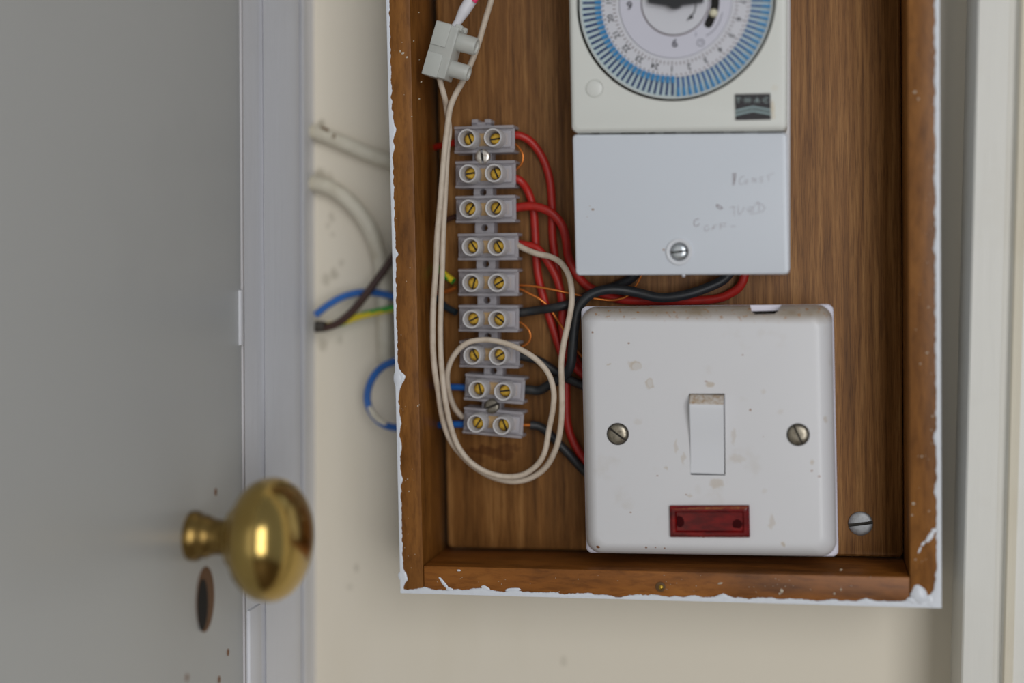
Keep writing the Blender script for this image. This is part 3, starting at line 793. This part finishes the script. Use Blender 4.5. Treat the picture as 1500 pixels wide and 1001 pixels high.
# fixed inner face
bm = bmesh.new(); add_lathe(bm, [(-yB-0.004, 82.6*px), (-yB-0.0011, 82.6*px), (-yB-0.0009, 82*px), (-yB-0.0009, 0)], (dc.x, 0, dc.z), (0, -1, 0), 72)
face = obj('clock_face', bm, plain('face_lilac_white', S(206, 205, 216), 0.35), ts)
tx = []
for s_, u, v in (('6', 988.5, 64), ('9', 922, 9)):
    q = L(ts, u, v, YB+.0009); tx.append(text_obj('t', s_, 17*px, None, (q.x, yB+0.00085, q.z), 0, M_INK, bold=0.00008))
join_me(tx, 'clock_numeral', plain('grey_face_ink', S(70, 68, 76), 0.5), face)
bm = bmesh.new(); ringm(bm, 49.3*px, 50.4*px, yB+0.00083, yB+0.001, 72); obj('face_groove', bm, M_INKR, face)
bm = bmesh.new(); add_lathe(bm, [(-yB-0.001, 49*px), (-yB-0.0001, 48.5*px), (-yB, 48*px), (-yB, 0)], (dc.x, 0, dc.z), (0, -1, 0), 64)
knob = obj('centre_knob', bm, M_DIAL, ts)
gp = [L(ts, u, v, YB) for u, v in ((951, 5), (953, -14), (1030, -14), (1031, 4), (999, 9), (996, 12.5), (990, 14), (984, 13.5), (981, 10))]
bm = bmesh.new(); add_prism(bm, [(p.x, p.z) for p in gp], yB-0.0030, yB+0.0001)
obj('finger_grip', bm, plain('black_grip_plastic', S(26, 28, 32), 0.4), knob)
ar = [L(ts, u, v, YB) for u, v in ((1019, 5), (1018.5, 12), (1016, 19), (1011, 26))]
bm = bmesh.new(); add_tube(bm, [(p.x, yB-0.00003, p.z) for p in ar], [0.00018, 0.00019, 0.00022, 0.0002], 8, 5)
tri = [L(ts, u, v, YB) for u, v in ((1005.5, 31), (1012, 21), (1016, 26))]
add_prism(bm, [(p.x, p.z) for p in tri], yB-0.0002, yB+0.0001)
obj('direction_arrow', bm, M_INK, knob)
# slot with cream override lever
sl = [L(ts, u, v, YB) for u, v in ((1047, -8), (1047, 6), (1044.5, 18), (1040, 29), (1037.5, 34))]
bm = bmesh.new(); cl_, _ = catmull([Vector((p.x, 0, p.z)) for p in sl], [0]*5, 5); lft = []; rgt = []; RS = 0.00142
for i, p in enumerate(cl_):
    d_ = (cl_[min(i+1, len(cl_)-1)] - cl_[max(i-1, 0)]).normalized(); nn = Vector((d_.z, 0, -d_.x)); lft.append(p+nn*RS); rgt.append(p-nn*RS)
    if i == len(cl_)-1: cap_ = [p + nn*RS*math.cos(a_*math.pi/8) + d_*RS*math.sin(a_*math.pi/8) for a_ in range(1, 8)]
add_prism(bm, [(p.x, p.z) for p in lft+cap_+rgt[::-1]], yB+0.00083, yB+0.001)
lev_slot = obj('lever_slot', bm, M_DARK, face)
q = L(ts, 1045, 19, YB); bm = bmesh.new(); add_lathe(bm, [(0, .0014), (.0013, .0014), (.0019, .0011), (.0021, .0006), (.0021, 0)], (q.x, yB+0.0011, q.z), (0, -1, 0), 24)
obj('override_lever', bm, plain('cream_lever_plastic', S(214, 208, 180), 0.4), face)
bm = bmesh.new(); q = L(ts, 1026, 62, YB)
add_lathe(bm, [(0.0, .00095*1.35), (0.0001, .00095*1.35), (0.0001, .00075*1.35), (0, .00075*1.35)], (q.x, yB+0.0009, q.z), (0, -1, 0), 24, cap=False)
add_box(bm, (q.x-.0001, yB+0.0008, q.z-.0001), (q.x+.0007, yB+0.0009, q.z+.0001)); add_box(bm, (q.x-.0001, yB+0.0008, q.z-.0001), (q.x+.0001, yB+0.0009, q.z+.0008))
ia = [L(ts, u, v, YB) for u, v in ((1034, 52), (1045, 44), (1053, 32), (1058, 18))]
add_tube(bm, [(p.x, yB+0.0009, p.z) for p in ia], 0.00014, 6, 5)
obj('clock_symbol', bm, plain('face_symbol_ink', S(120, 120, 132), 0.5), face)
q = L(ts, 1019, 50, YB); text_obj('mode_mark', 'I', 9*px, face, (q.x, yB+0.00085, q.z), 0, plain('face_mark_ink', S(120, 120, 140), 0.5))
# badge
bd = C4(ts, [(1076, 138), (1128.5, 137), (1129.5, 175.5), (1077, 176.5)], YB)
bm = bmesh.new(); add_rr(bm, bd, [(yB+0.0002, 0, .0001), (yB-0.0002, 0, .0001)], 2)
badge = obj('badge', bm, plain('black_badge_foil', S(38, 34, 38), 0.4), ts, label='small black maker badge with silver letters and chevrons')
M_SIL = plain('silver_badge_ink', S(150, 172, 172), 0.4)
tx = []
for s_, u in (('T', 1081.5), ('·', 1088), ('H', 1095), ('·', 1101.5), ('A', 1109), ('·', 1116), ('C', 1122)):
    q = L(ts, u, 147.5, YB); tx.append(text_obj('t', s_, 10.5*px, None, (q.x, yB-0.00024, q.z), 0, M_SIL, bold=0.00005))
join_me(tx, 'badge_letters', plain('grey_badge_ink', S(140, 156, 154), 0.4), badge)
bm = bmesh.new()
for dv in (0, 5.5):
    pl = [L(ts, u, v+dv, YB) for u, v in ((1077, 161.5), (1103, 155.5), (1129, 160.5), (1129, 163.2), (1103, 158.3), (1077, 164.5))]
    add_prism(bm, [(p.x, p.z) for p in pl], yB-0.0003, yB-0.0001)
obj('badge_chevron', bm, M_SIL, badge)
# cover screw in a raised ring
q = L(ts, 995, 369, YT)
bm = bmesh.new(); add_lathe(bm, [(-0.0004, .0046), (0.0005, .0045), (0.0007, .0042), (0.0006, .0033), (0.0, .0030), (-0.0003, .0029)], (q.x, yt, q.z), (0, -1, 0), 40, cap=False)
obj('screw_collar', bm, plain('collar_white_plastic', S(218, 220, 224), 0.35), cover)
bm = bmesh.new(); add_lathe(bm, [(0.0, .00292), (0.0002, .00292), (.0002, 0)], (q.x, yt, q.z), (0, -1, 0), 32)
cs = obj('screw_well', bm, M_SLOT, cover)
put_screw('screw', ts, (q.x, yt-0.0001, q.z), 0.0027, 0.0009, -0.12, M_STEEL, 'bright slotted screw in the lower cover', slot_w=0.12)
# handwriting on the cover
def pen(strokes, name, mat, w=0.00012):
    bm = bmesh.new()
    for st in strokes:
        pts = [(lambda q: Vector((q.x, yt-0.00001, q.z)))(L(ts, u, v, YT)) for u, v in st]
        add_tube(bm, pts, w, 6, 4 if len(st) > 2 else 1, flat=0.5)
    return obj(name, bm, mat, cover)
M_PENC = plain('faded_pen_ink', S(164, 150, 152), 0.6)
M_PEND = plain('pen_ink', S(136, 112, 112), 0.6)
def Z(pts): return [(1010+x/9.1, 240+y/9.1) for x, y in pts]     # reading positions measured on an enlarged crop
pen([Z([(580, 130), (578, 290)]), Z([(600, 130), (595, 285)]), Z([(575, 130), (620, 130)]), Z([(618, 130), (600, 240)])], 'handwriting', M_PEND, 0.00016)
pen([Z([(730, 165), (690, 180), (662, 230), (680, 272), (720, 262)]), Z([(770, 215), (745, 225), (738, 255), (760, 268), (778, 245), (770, 215)]),
     Z([(838, 250), (842, 190)]), Z([(842, 190), (882, 248)]), Z([(882, 248), (888, 188)]),
     Z([(985, 178), (940, 188), (950, 212), (978, 226), (960, 246), (925, 248)]), Z([(1060, 235), (1050, 170)]), Z([(1030, 165), (1125, 125)])], 'handwriting', M_PENC, 0.00013)
pen([Z([(360, 545), (400, 560), (445, 595)]), Z([(360, 565), (395, 595), (430, 605)]), Z([(365, 550), (370, 580)])], 'handwriting', M_PEND, 0.00024)
pen([Z([(535, 585), (605, 572)]), Z([(592, 575), (596, 695)]), Z([(650, 560), (648, 640), (665, 680), (700, 640), (735, 575)]), Z([(770, 600), (790, 640), (830, 580), (780, 585)]),
     Z([(800, 640), (850, 625), (845, 590), (870, 560)]), Z([(905, 500), (930, 560), (925, 635)]), Z([(870, 540), (940, 530), (1005, 590), (960, 640), (880, 660), (800, 672)])], 'handwriting', M_PENC, 0.00013)
pen([Z([(125, 735), (80, 745), (58, 790), (75, 830), (110, 825), (130, 800)])], 'handwriting', M_PEND, 0.00017)
pen([Z([(250, 825), (215, 830), (198, 870), (215, 900), (250, 880), (262, 850)]), Z([(298, 890), (318, 830)]), Z([(318, 830), (362, 815)]), Z([(308, 860), (350, 850)]), Z([(412, 880), (408, 800)]), Z([(408, 800), (492, 794)]), Z([(410, 836), (484, 828)]), Z([(550, 840), (610, 832)])], 'handwriting', M_PENC, 0.00013)
bm = bmesh.new(); q = L(ts, 1001, 404.5, YT); add_lathe(bm, [(-.001, .0006), (.0004, .0006), (.0008, 0)], (q.x, yt+0.001, q.z+.0002), (0, -.3, -1), 10); obj('moulding_nub', bm, M_DIAL, cover)
# dark scuffs along the joint of body and cover
bm = bmesh.new()
for (u0, u1) in ((866, 878), (910, 945), (950, 960), (972, 990), (1012, 1018), (1070, 1090), (1110, 1150), (1020, 1060)):
    a_ = L(ts, u0, 195.6-(u0-836)*0.0085, YT); b_ = L(ts, u1, 195.6-(u1-836)*0.0085, YT)
    add_prism(bm, [(a_.x, a_.z-.00012), (b_.x, b_.z-.00012), (b_.x, b_.z+.0002), (a_.x, a_.z+.0002)], yt-0.0001, yt+0.0006)
obj('joint_grime', bm, M_SLOT, cover)

# ------------------------------------------------------------------ terminal strips
TW, TH = 0.0222, 0.0098
def housing_bm():
    bm = bmesh.new(); w, h = TW/2, TH/2
    add_box(bm, (-w, -0.0092, -h), (w, 0, -h+0.0011), 0.0002, 1)
    add_box(bm, (-w, -0.0092, h-0.0011), (w, 0, h), 0.0002, 1)
    add_box(bm, (-w, -0.0076, -h+0.0011), (w, -0.0070, h-0.0011))
    for s_ in (-1, 1): add_box(bm, (min(s_*0.0018, s_*(w-.001)), -0.0094, -0.0030), (max(s_*0.0018, s_*(w-.001)), -0.0080, 0.0030), 0.0004, 2)
    return bm
def collar_bm():
    bm = bmesh.new()
    add_lathe(bm, [(0.0085, .0036), (0.0156, .0034), (0.0159, .0032), (0.0158, .0027), (0.0154, .00255), (0.0090, .00235)], (0, 0, 0), (0, -1, 0), 36, cap=False)
    return bm
HM = bm_to_me(housing_bm()); HM.materials.append(M_HOUSING)
CM = bm_to_me(collar_bm()); CM.materials.append(M_COLLAR)
bm = bmesh.new(); add_lathe(bm, [(-0.0085, .0012), (-0.0085, .0026), (0.0085, .0026), (0.0085, .0012)], (0, -0.0063, 0), (1, 0, 0), 24)
TM = bm_to_me(bm); TM.materials.append(M_BRASSTUBE)
SMs = screw_bm((0, 0, 0), 0.0021, 0.0002, 0.0, slot_w=0.15, slot_d=0.35, n=24); two_mats(SMs, M_BRASSD)
def web_me(h, scr=False):
    bm = bmesh.new(); n = 32; w = 0.0035; hh = h/2
    y0, y1 = -0.0066, -0.0002
    ri = 0.0013
    def rectpt(a):
        c, s_ = math.cos(a), math.sin(a); k_ = min(w/abs(c) if abs(c) > 1e-6 else 9, hh/abs(s_) if abs(s_) > 1e-6 else 9); return (c*k_, s_*k_)
    loops = []
    for (y, inner) in ((y0, True), (y0, False), (y1, False), (y1, True)):
        lp = []
        for k_ in range(n):
            a = 2*math.pi*(k_+.5)/n
            p = (ri*math.cos(a), ri*math.sin(a)) if inner else rectpt(a)
            lp.append(bm.verts.new((p[0], y, p[1])))
        loops.append(lp)
    for i in range(4):
        A_, B_ = loops[i], loops[(i+1) % 4]
        for k_ in range(n): bm.faces.new((A_[k_], B_[k_], B_[(k_+1) % n], A_[(k_+1) % n]))
    me = bm_to_me(bm); me.materials.append(M_HOUSING); return me
WM = web_me(0.0042)
def shared(name, me, parent, M, label=None):
    o = bpy.data.objects.new(name, me); COL.objects.link(o); o.parent = parent; o.matrix_local = M
    if label: o['label'] = label
    return o
def strip(rows, links, label, ang):
    (ul, vl), (ur, vr) = rows[-1][0], rows[-1][1]
    pc = (P(ul, vl, Y_BOARD-0.0158) + P(ur, vr, Y_BOARD-0.0158))/2
    rt = root('terminal_strip', (pc.x, Y_BOARD-0.0002, pc.z-0.006), ang, label, 'connector strip')
    for (a, b, dev) in rows:
        ca = L(rt, a[0], a[1], Y_BOARD-0.0158); cb_ = L(rt, b[0], b[1], Y_BOARD-0.0158)
        c = (ca+cb_)/2
        M = Matrix.Translation((c.x, 0, c.z)) @ Matrix.Rotation(-dev, 4, 'Y')
        h = shared('housing', HM, rt, M)
        shared('brass_tube', TM, h, Matrix.Identity(4))
        for s_ in (-1, 1):
            dx = 0.00475
            cl = shared('screw_collar', CM, h, Matrix.Translation((s_*dx, 0, 0)) )
            sc = shared('terminal_screw', SMs, h, Matrix.Translation((s_*dx + random.uniform(-.0001, .0003), -0.0112, random.uniform(-.0002, .0003))) @ Matrix.Rotation(random.uniform(-1.3, 1.3), 4, 'Y'))
    for (u, v, scr, matl) in links:
        q = L(rt, u, v, Y_BOARD-0.0066)
        w = shared('link', WM, rt, Matrix.Translation((q.x, 0, q.z)))
        if scr:
            me = screw_bm((0, 0, 0), 0.00275, 0.0007, scr, slot_w=0.16); two_mats(me, matl)
            q = L(rt, u, v, Y_BOARD-0.0095); shared('fixing_screw', me, rt, Matrix.Translation((q.x, -0.0088, q.z)))
    return rt
r1 = math.radians(1)
s1 = strip([((684, 202), (722, 202), r1*.8), ((684, 254), (725, 254), r1*.6), ((684, 306), (726, 305), r1*1.0), ((688, 362), (729, 361), r1*.8), ((689, 415), (729, 414), r1*.5), ((690, 469), (729, 467), r1*.3), ((690, 522), (731, 521), 0)],
      [(706.5, 229.5, 1.45, plain('bright_fixing_screw', S(226, 220, 210), 0.3, 0.8, var=0.8, vsc=900, dirt=S(120, 90, 60))), (708, 282, 0, None), (710, 334, 0, None), (712, 387, 0, None), (713.5, 440, 0, None), (715, 493, 0, None)],
      'translucent strip of seven screw terminals, the upper one', 0.0)
# two little prongs on top of the first block
tt = L(s1, 706, 180, Y_BOARD-0.0066)
bm = bmesh.new(); add_box(bm, (tt.x-.0038, -.0066, tt.z-.001), (tt.x-.0015, -.0002, tt.z+.0013), .0002, 1); add_box(bm, (tt.x+.0010, -.0066, tt.z-.001), (tt.x+.0033, -.0002, tt.z+.0013), .0002, 1)
add_box(bm, (tt.x-.0038, -.0066, tt.z-.0014), (tt.x+.0033, -.0002, tt.z+.0002), .0002, 1)
obj('broken_link', bm, M_HOUSING, s1)
s2 = strip([((697, 572), (739, 573), 0), ((697, 621), (735, 624), -math.radians(.4))],
      [(723, 543.5, 0, None), (720, 595.5, -0.5, plain('grey_fixing_screw', S(130, 124, 112), 0.4, 0.8, var=0.7, vsc=900, dirt=S(70, 60, 46)))],
      'translucent pair of screw terminals at the bottom, slightly tilted', -math.radians(3.0))

# ------------------------------------------------------------------ loose connector
ax = Vector((-0.285, 0, -0.958)).normalized()
cdir = (Vector((0.958, 0, -0.285))*0.90 + Vector((0, -0.04, 0))).normalized()
third = ax.cross(cdir).normalized()     # module z axis
pc = P(652, 77, 0.4905)
M = Matrix((ax, -cdir, ax.cross(-cdir))).transposed().to_4x4()
M.translation = pc + cdir*(-0.0048)
lc = bpy.data.objects.new('connector_block', None); COL.objects.link(lc); lc.empty_display_size = .01
lc.matrix_world = M; MW[lc.name] = M
tag(lc, 'loose milky plastic connector block hanging on white flex at the upper left', 'connector')
bm = bmesh.new(); w, h = 0.0093, 0.0046
add_box(bm, (-w, -0.0088, -h), (w, 0, h), 0.0005, 2)
add_box(bm, (-w-0.0003, -0.0060, -h-0.0006), (-0.0012, -0.0002, h+0.0006), 0.0004, 2)
add_box(bm, (0.0012, -0.0060, -h-0.0006), (w+0.0003, -0.0002, h+0.0006), 0.0004, 2)
add_box(bm, (-w-0.001, -0.0095, -0.0038), (-w+0.001, -0.0070, -0.0020), 0.0002, 1); add_box(bm, (-w-0.001, -0.0095, 0.0020), (-w+0.001, -0.0070, 0.0038), 0.0002, 1)
obj('housing', bm, M_LOOSE, lc)
for s_, r_ in ((-1, .0031), (1, .0028)):
    bm = bmesh.new(); add_lathe(bm, [(0.0075, r_+.0002), (0.0150, r_), (0.0154, r_-.0003), (0.0153, r_-.0009), (0.0147, r_-.0011), (0.0146, 0)], (s_*0.0048, 0, 0), (0, -1, 0), 30, cap=False)
    obj('screw_collar', bm, M_LOOSE, lc)

# ------------------------------------------------------------------ wires
def wire(name, pts, r, mat, label, cat='wire', Y=0.5125, group=None, n=14, stripe=None, rads=None, kind=None):
    W_ = [P(p[0], p[1], p[2] if len(p) > 2 else Y) for p in pts]
    org = W_[0].copy()
    bm = bmesh.new(); add_tube(bm, [w_-org for w_ in W_], rads if rads else r, n, 7, stripe)
    o = obj(name, bm, mat, None, 70); o.location = org
    if label: tag(o, label, cat, group)
    return o
def sub_tube(name, parent, pts, r, mat, n=10, label=None, Y=0.51):
    org = parent.location
    bm = bmesh.new(); add_tube(bm, [P(p[0], p[1], p[2] if len(p) > 2 else Y)-org for p in pts], r, n, 6)
    return obj(name, bm, mat, parent, 70, label=label)
TY = 0.5100    # depth of the terminal bores
wire('red_wire', [(748, 199, TY), (762, 199, TY), (779, 209, .5115), (795, 232, .513), (805, 262, .5132), (808.5, 300, .5132), (809, 340, .5132), (812, 370, .5134), (818, 410, .5134), (826, 460, .5134), (838, 515, .5134), (850, 536, .5134), (866, 546, .5134)], .0015, M_RED,
     'red insulated wire curving out of the topmost terminal and down')
wire('red_wire', [(750, 261, TY), (762, 265, TY), (773, 280, .512), (781, 305, .5132), (784, 340, .5133), (787, 394, .5133), (795, 432, .5133), (806, 468, .5133), (817, 502, .5133), (826, 532, .5133), (829.5, 563, .5133), (831, 618, .5133), (842, 652, .5133), (860, 678, .5133)], .0015, M_RED,
     'red insulated wire from the second terminal, innermost of the red ones')
wire('red_wire', [(750, 306, TY), (765, 303, .5095), (785, 303, .5090), (806, 311, .5090), (822, 328, .5096), (829, 350, .5105), (833, 378, .512), (847, 405, .5132), (868, 424, .5134), (905, 438, .5134), (960, 441, .5134), (1040, 439, .5134), (1072, 429, .513), (1088, 412, .512), (1094, 380, .511)], .0016, M_RED,
     'red insulated wire from the third terminal running right under the timer')
wire('red_wire', [(750, 356, TY+.0008), (768, 359, .510), (788, 365, .5092), (806, 389, .5095), (818, 415, .5100), (824, 447, .5102), (824, 477, .5102), (829, 510, .5100), (840, 535, .5105), (858, 552, .512)], .0015, M_RED,
     'red insulated wire sharing the fourth terminal with the white flex')
wire('red_wire', [(628, 219, .519), (640, 215, .516), (655, 212, .512), (666, 209, TY)], .0012, M_RED, 'short red wire end entering the topmost terminal from the left')
wire('black_wire', [(752, 459, TY), (765, 458, TY), (785, 455, .5095), (805, 452, .5070), (825, 448, .5062), (845, 441, .5085), (870, 429, .511), (900, 420, .5125), (925, 408, .512), (942, 388, .510)], .00165, M_BLACK,
     'black insulated wire from the sixth terminal to under the timer')
wire('black_wire', [(762, 570, TY), (775, 571, TY), (790, 572, .510), (806, 563, .5085), (824, 553, .506), (835, 538, .504), (838.5, 512, .5032), (841, 484, .5030), (846, 455, .5030), (858, 437, .5030), (876, 427, .5035), (900, 424, .5045), (930, 428, .506), (965, 436, .5065), (1000, 433, .507), (1035, 422, .508), (1062, 408, .509), (1078, 384, .509)], .00175, M_BLACK,
     'black insulated wire rising from the eighth terminal over the switch to the timer')
wire('black_wire', [(755, 521, TY), (768, 523, TY), (788, 528, .5105), (806, 539, .5115), (820, 549, .5115), (838, 558, .511), (862, 569, .511)], .0016, M_BLACK,
     'black insulated wire from the seventh terminal to behind the switch')
b9 = wire('black_wire', [(777, 623, TY), (790, 625, .5105), (803, 634, .511), (816, 648, .5115), (832, 664, .512), (848, 682, .5128), (872, 706, .5128)], .00165, M_BLACK,
     'black insulated wire with bare copper end at the lowest terminal')
sub_tube('copper_end', b9, [(762, 623, TY), (770, 623, TY), (779, 623, TY)], .0006, M_COPPER)
wire('copper_wire', [(750, 209, TY), (758, 214, .509), (765, 224, .508), (766, 234, .508), (762, 243, .5085), (750, 253, TY)], .0004, M_COPPER, 'bare copper link looping between the first and second terminals', n=8)
wire('copper_wire', [(748, 470, TY), (763, 473, .509), (774, 483, .508), (777, 494, .508), (772, 504, .5085), (752, 514, TY)], .0004, M_COPPER, 'bare copper link looping between the sixth and seventh terminals', n=8)
wire('copper_wire', [(750, 418, TY), (763, 418, TY), (785, 420, .5085), (812, 425, .5075), (826, 428, .5080), (840, 431, .5085), (862, 436, .5085), (892, 440, .5098), (909, 438, .5098), (921, 432, .5098), (933, 417, .5095), (943, 396, .508)], .0004, M_COPPER,
     'bare copper wire running right from the fifth terminal to the timer', n=8)
wire('copper_wire', [(750, 424, TY), (762, 424, TY), (775, 430, .5090), (790, 438, .5088), (803, 449, .5095), (814, 465, .5100), (824, 480, .5080), (834, 497, .5085), (848, 518, .511), (862, 530, .511)], .0004, M_COPPER,
     'bare copper wire sloping down from the fifth terminal to the switch', n=8)
# white flex strands
wire('white_flex', [(747, -150, .500), (743, -118, .500), (738, -80, .500), (729, -40, .500), (719.5, 0, .500), (710, 32, .500), (702, 60, .500), (695, 80, .500), (688, 97, .4995), (678, 119, .498), (667, 139, .496), (659, 160, .495), (655, 190, .4945), (651, 224, .494), (645, 296, .4938),
      (640.5, 346, .4936), (638, 400, .4936), (635, 440, .4936), (634, 480, .4936), (634.5, 516, .4936), (637, 545, .494), (642, 575, .4962), (648, 612, .4990), (659, 644, .501), (677, 668, .504), (699, 687, .506), (724, 700, .508), (752, 705.5, .508), (777, 700.5, .508),
      (798, 686, .507), (811, 665, .505), (819, 640, .503), (823, 605, .5010), (823, 566, .5000), (822, 533, .5000), (826, 502, .5000), (832, 475, .5000), (837.5, 441, .5005), (834.5, 408, .5015), (823, 387, .503), (807, 376.5, .5045), (787, 372, .5055), (767, 364, .5075), (752, 355, TY-.001)], .00108, M_CREAM,
     'cream white flex strand from the top edge, looping low and up to the fourth terminal', 'cable')
wire('white_flex', [(641, 100, .4915), (645, 120, .4925), (651, 142, .494), (654, 160, .4978), (658, 190, .4972), (655, 224, .4965), (651.5, 296, .4960), (649, 346, .4958), (647.5, 400, .4955), (646, 440, .4955), (645, 480, .4955), (645.5, 516, .4953), (647.5, 545, .4948), (652, 585, .4940), (659, 620, .4970),
      (670, 652, .4988), (688, 676, .5005), (713, 692, .5025), (741, 698.5, .504), (766, 695.5, .504), (786, 682, .503), (798, 662, .502), (804, 630, .5025), (810, 599, .5005), (811, 573, .4995), (804, 549, .4990), (789, 530, .4985), (769, 515.5, .4985), (743, 504, .4988), (719, 498.5, .4990),
      (702, 498.5, .4990), (686, 502, .4988), (672, 512, .4988), (660, 530, .4995), (655, 551, .5005), (658, 577, .5040), (666, 598, .508), (678, 612, TY)], .00102, M_CREAM,
     'cream white flex strand from the loose connector, coiled over the lower terminals', 'cable')
slv = wire('white_sleeve', [(664, 42, .4905), (671, 32, .4900), (680, 16, .4895), (690, 0, .4895), (706, -26, .4895), (718, -60, .490), (728, -110, .492), (731, -148, .493)], .002, M_WHITEPVC, 'fat white sleeved wire with a pink mark entering the loose connector', 'cable',
     rads=[.0013, .0014, .0021, .0022, .0022, .0022, .0020, .0020], n=18)
sub_tube('pink_mark', slv, [(694, 3, .4880), (698, -4, .4880), (703, -14, .4880)], [.0009, .0011, .0008], M_PINK)

# wires at the left inside the box
gy = wire('earth_wire', [(622, 372, .522), (634, 386, .517), (644, 396, .513), (653, 404, .511), (664, 412, TY)], .0013, [M_GREEN, M_YELLOW], 'green and yellow striped wire entering the fifth terminal from the left', stripe=0.6)
tw = wire('copper_wire', [(640, 430, .515), (649, 428, .512), (657, 426, .511), (668, 421, TY)], .0008, M_COPPER, 'twisted bare copper strands entering the fifth terminal from the left', n=7)
wire('dark_wire', [(634, 425, .519), (642, 437, .5145), (652, 449, .512), (668, 458, TY)], .0013, plain('dark_teal_pvc', S(34, 46, 52), .45), 'dark wire entering the sixth terminal from the left')
wire('brown_wire', [(624, 338, .522), (636, 331, .516), (650, 324, .512), (668, 317, TY)], .0010, M_BROWN, 'thin brown wire entering the third terminal from the left')
wire('blue_wire', [(646, 568, .5135), (660, 567, .511), (684, 568, TY)], .0012, M_BLUE, 'short blue wire entering the eighth terminal from the left')
wire('blue_wire', [(630, 625, .518), (644, 623, .5135), (658, 622, .511), (680, 622, TY)], .0013, M_BLUE, 'short blue wire entering the lowest terminal from the left')
# cables outside, between casing and box
pc1 = wire('painted_cable', [(456, 192, .533), (480, 200, .533), (510, 213, .533), (545, 228, .533), (580, 240, .533), (600, 246, .533)], .0029, M_CABLEP, 'painted-over straight cable sloping across the cream wall, upper one', 'cable')
for u, v, a_, b_ in ((478, 190, 5, 2.5), (489, 200, 2, 5), (472, 187, 3, 2)):
    q = P(u, v, .5302); bm = bmesh.new(); blob(bm, q.x-pc1.location.x, q.z-pc1.location.z, a_*MMPX, b_*MMPX, .0001, -.3, u, y=.5302-pc1.location.y)
    obj('paint_chip', bm, plain('chip_brown', S(110, 82, 54), .7), pc1)
wire('painted_cable', [(456, 268, .532), (475, 272, .532), (497, 283, .532), (520, 304, .532), (540, 332, .532), (553, 365, .532), (560, 400, .532), (563, 450, .532), (564, 500, .532), (565, 530, .532)], .0031, M_CABLEP, 'painted-over cable bending down the cream wall beside the box', 'cable')
bw = wire('brown_wire', [(462, 482, .525), (478, 480, .525), (498, 472, .525), (520, 452, .525), (542, 424, .525), (566, 391, .526), (590, 358, .527)], .0015, M_BROWN, 'dark brown wire rising to the box from the left casing')
sub_tube('dark_sheath', bw, [(463, 478, .5245), (469, 478, .5245), (476, 479, .5245)], .0021, plain('dark_sheath_pvc', S(62, 56, 48), .6))
wire('blue_wire', [(462, 462, .526), (478, 449, .527), (500, 436, .528), (525, 429, .529), (550, 429, .529), (580, 436, .529), (600, 446, .529)], .0014, M_BLUE, 'blue wire arching from the left casing to behind the box')
wire('earth_wire', [(474, 478, .529), (498, 474, .529), (522, 465, .529), (548, 458, .529), (580, 451, .529), (600, 447, .5295)], .0014, [M_GREEN, M_YELLOW], 'green and yellow striped wire between the left casing and the box', stripe=0.3)
bw = wire('blue_wire', [(590, 524, .524), (574, 531, .524), (560, 538, .524), (547, 552, .524), (539, 572, .524), (539, 592, .524), (548, 610, .524), (562, 622, .524), (580, 627, .524), (600, 627, .524)], .0014, M_BLUE, 'blue wire looping out beside the left edge of the box')
sub_tube('paint_crust', bw, [(541, 596, .5232), (547, 607, .5230), (556, 616, .5230), (566, 622, .5232)], [.0008, .0012, .0012, .0007], M_CABLEP)
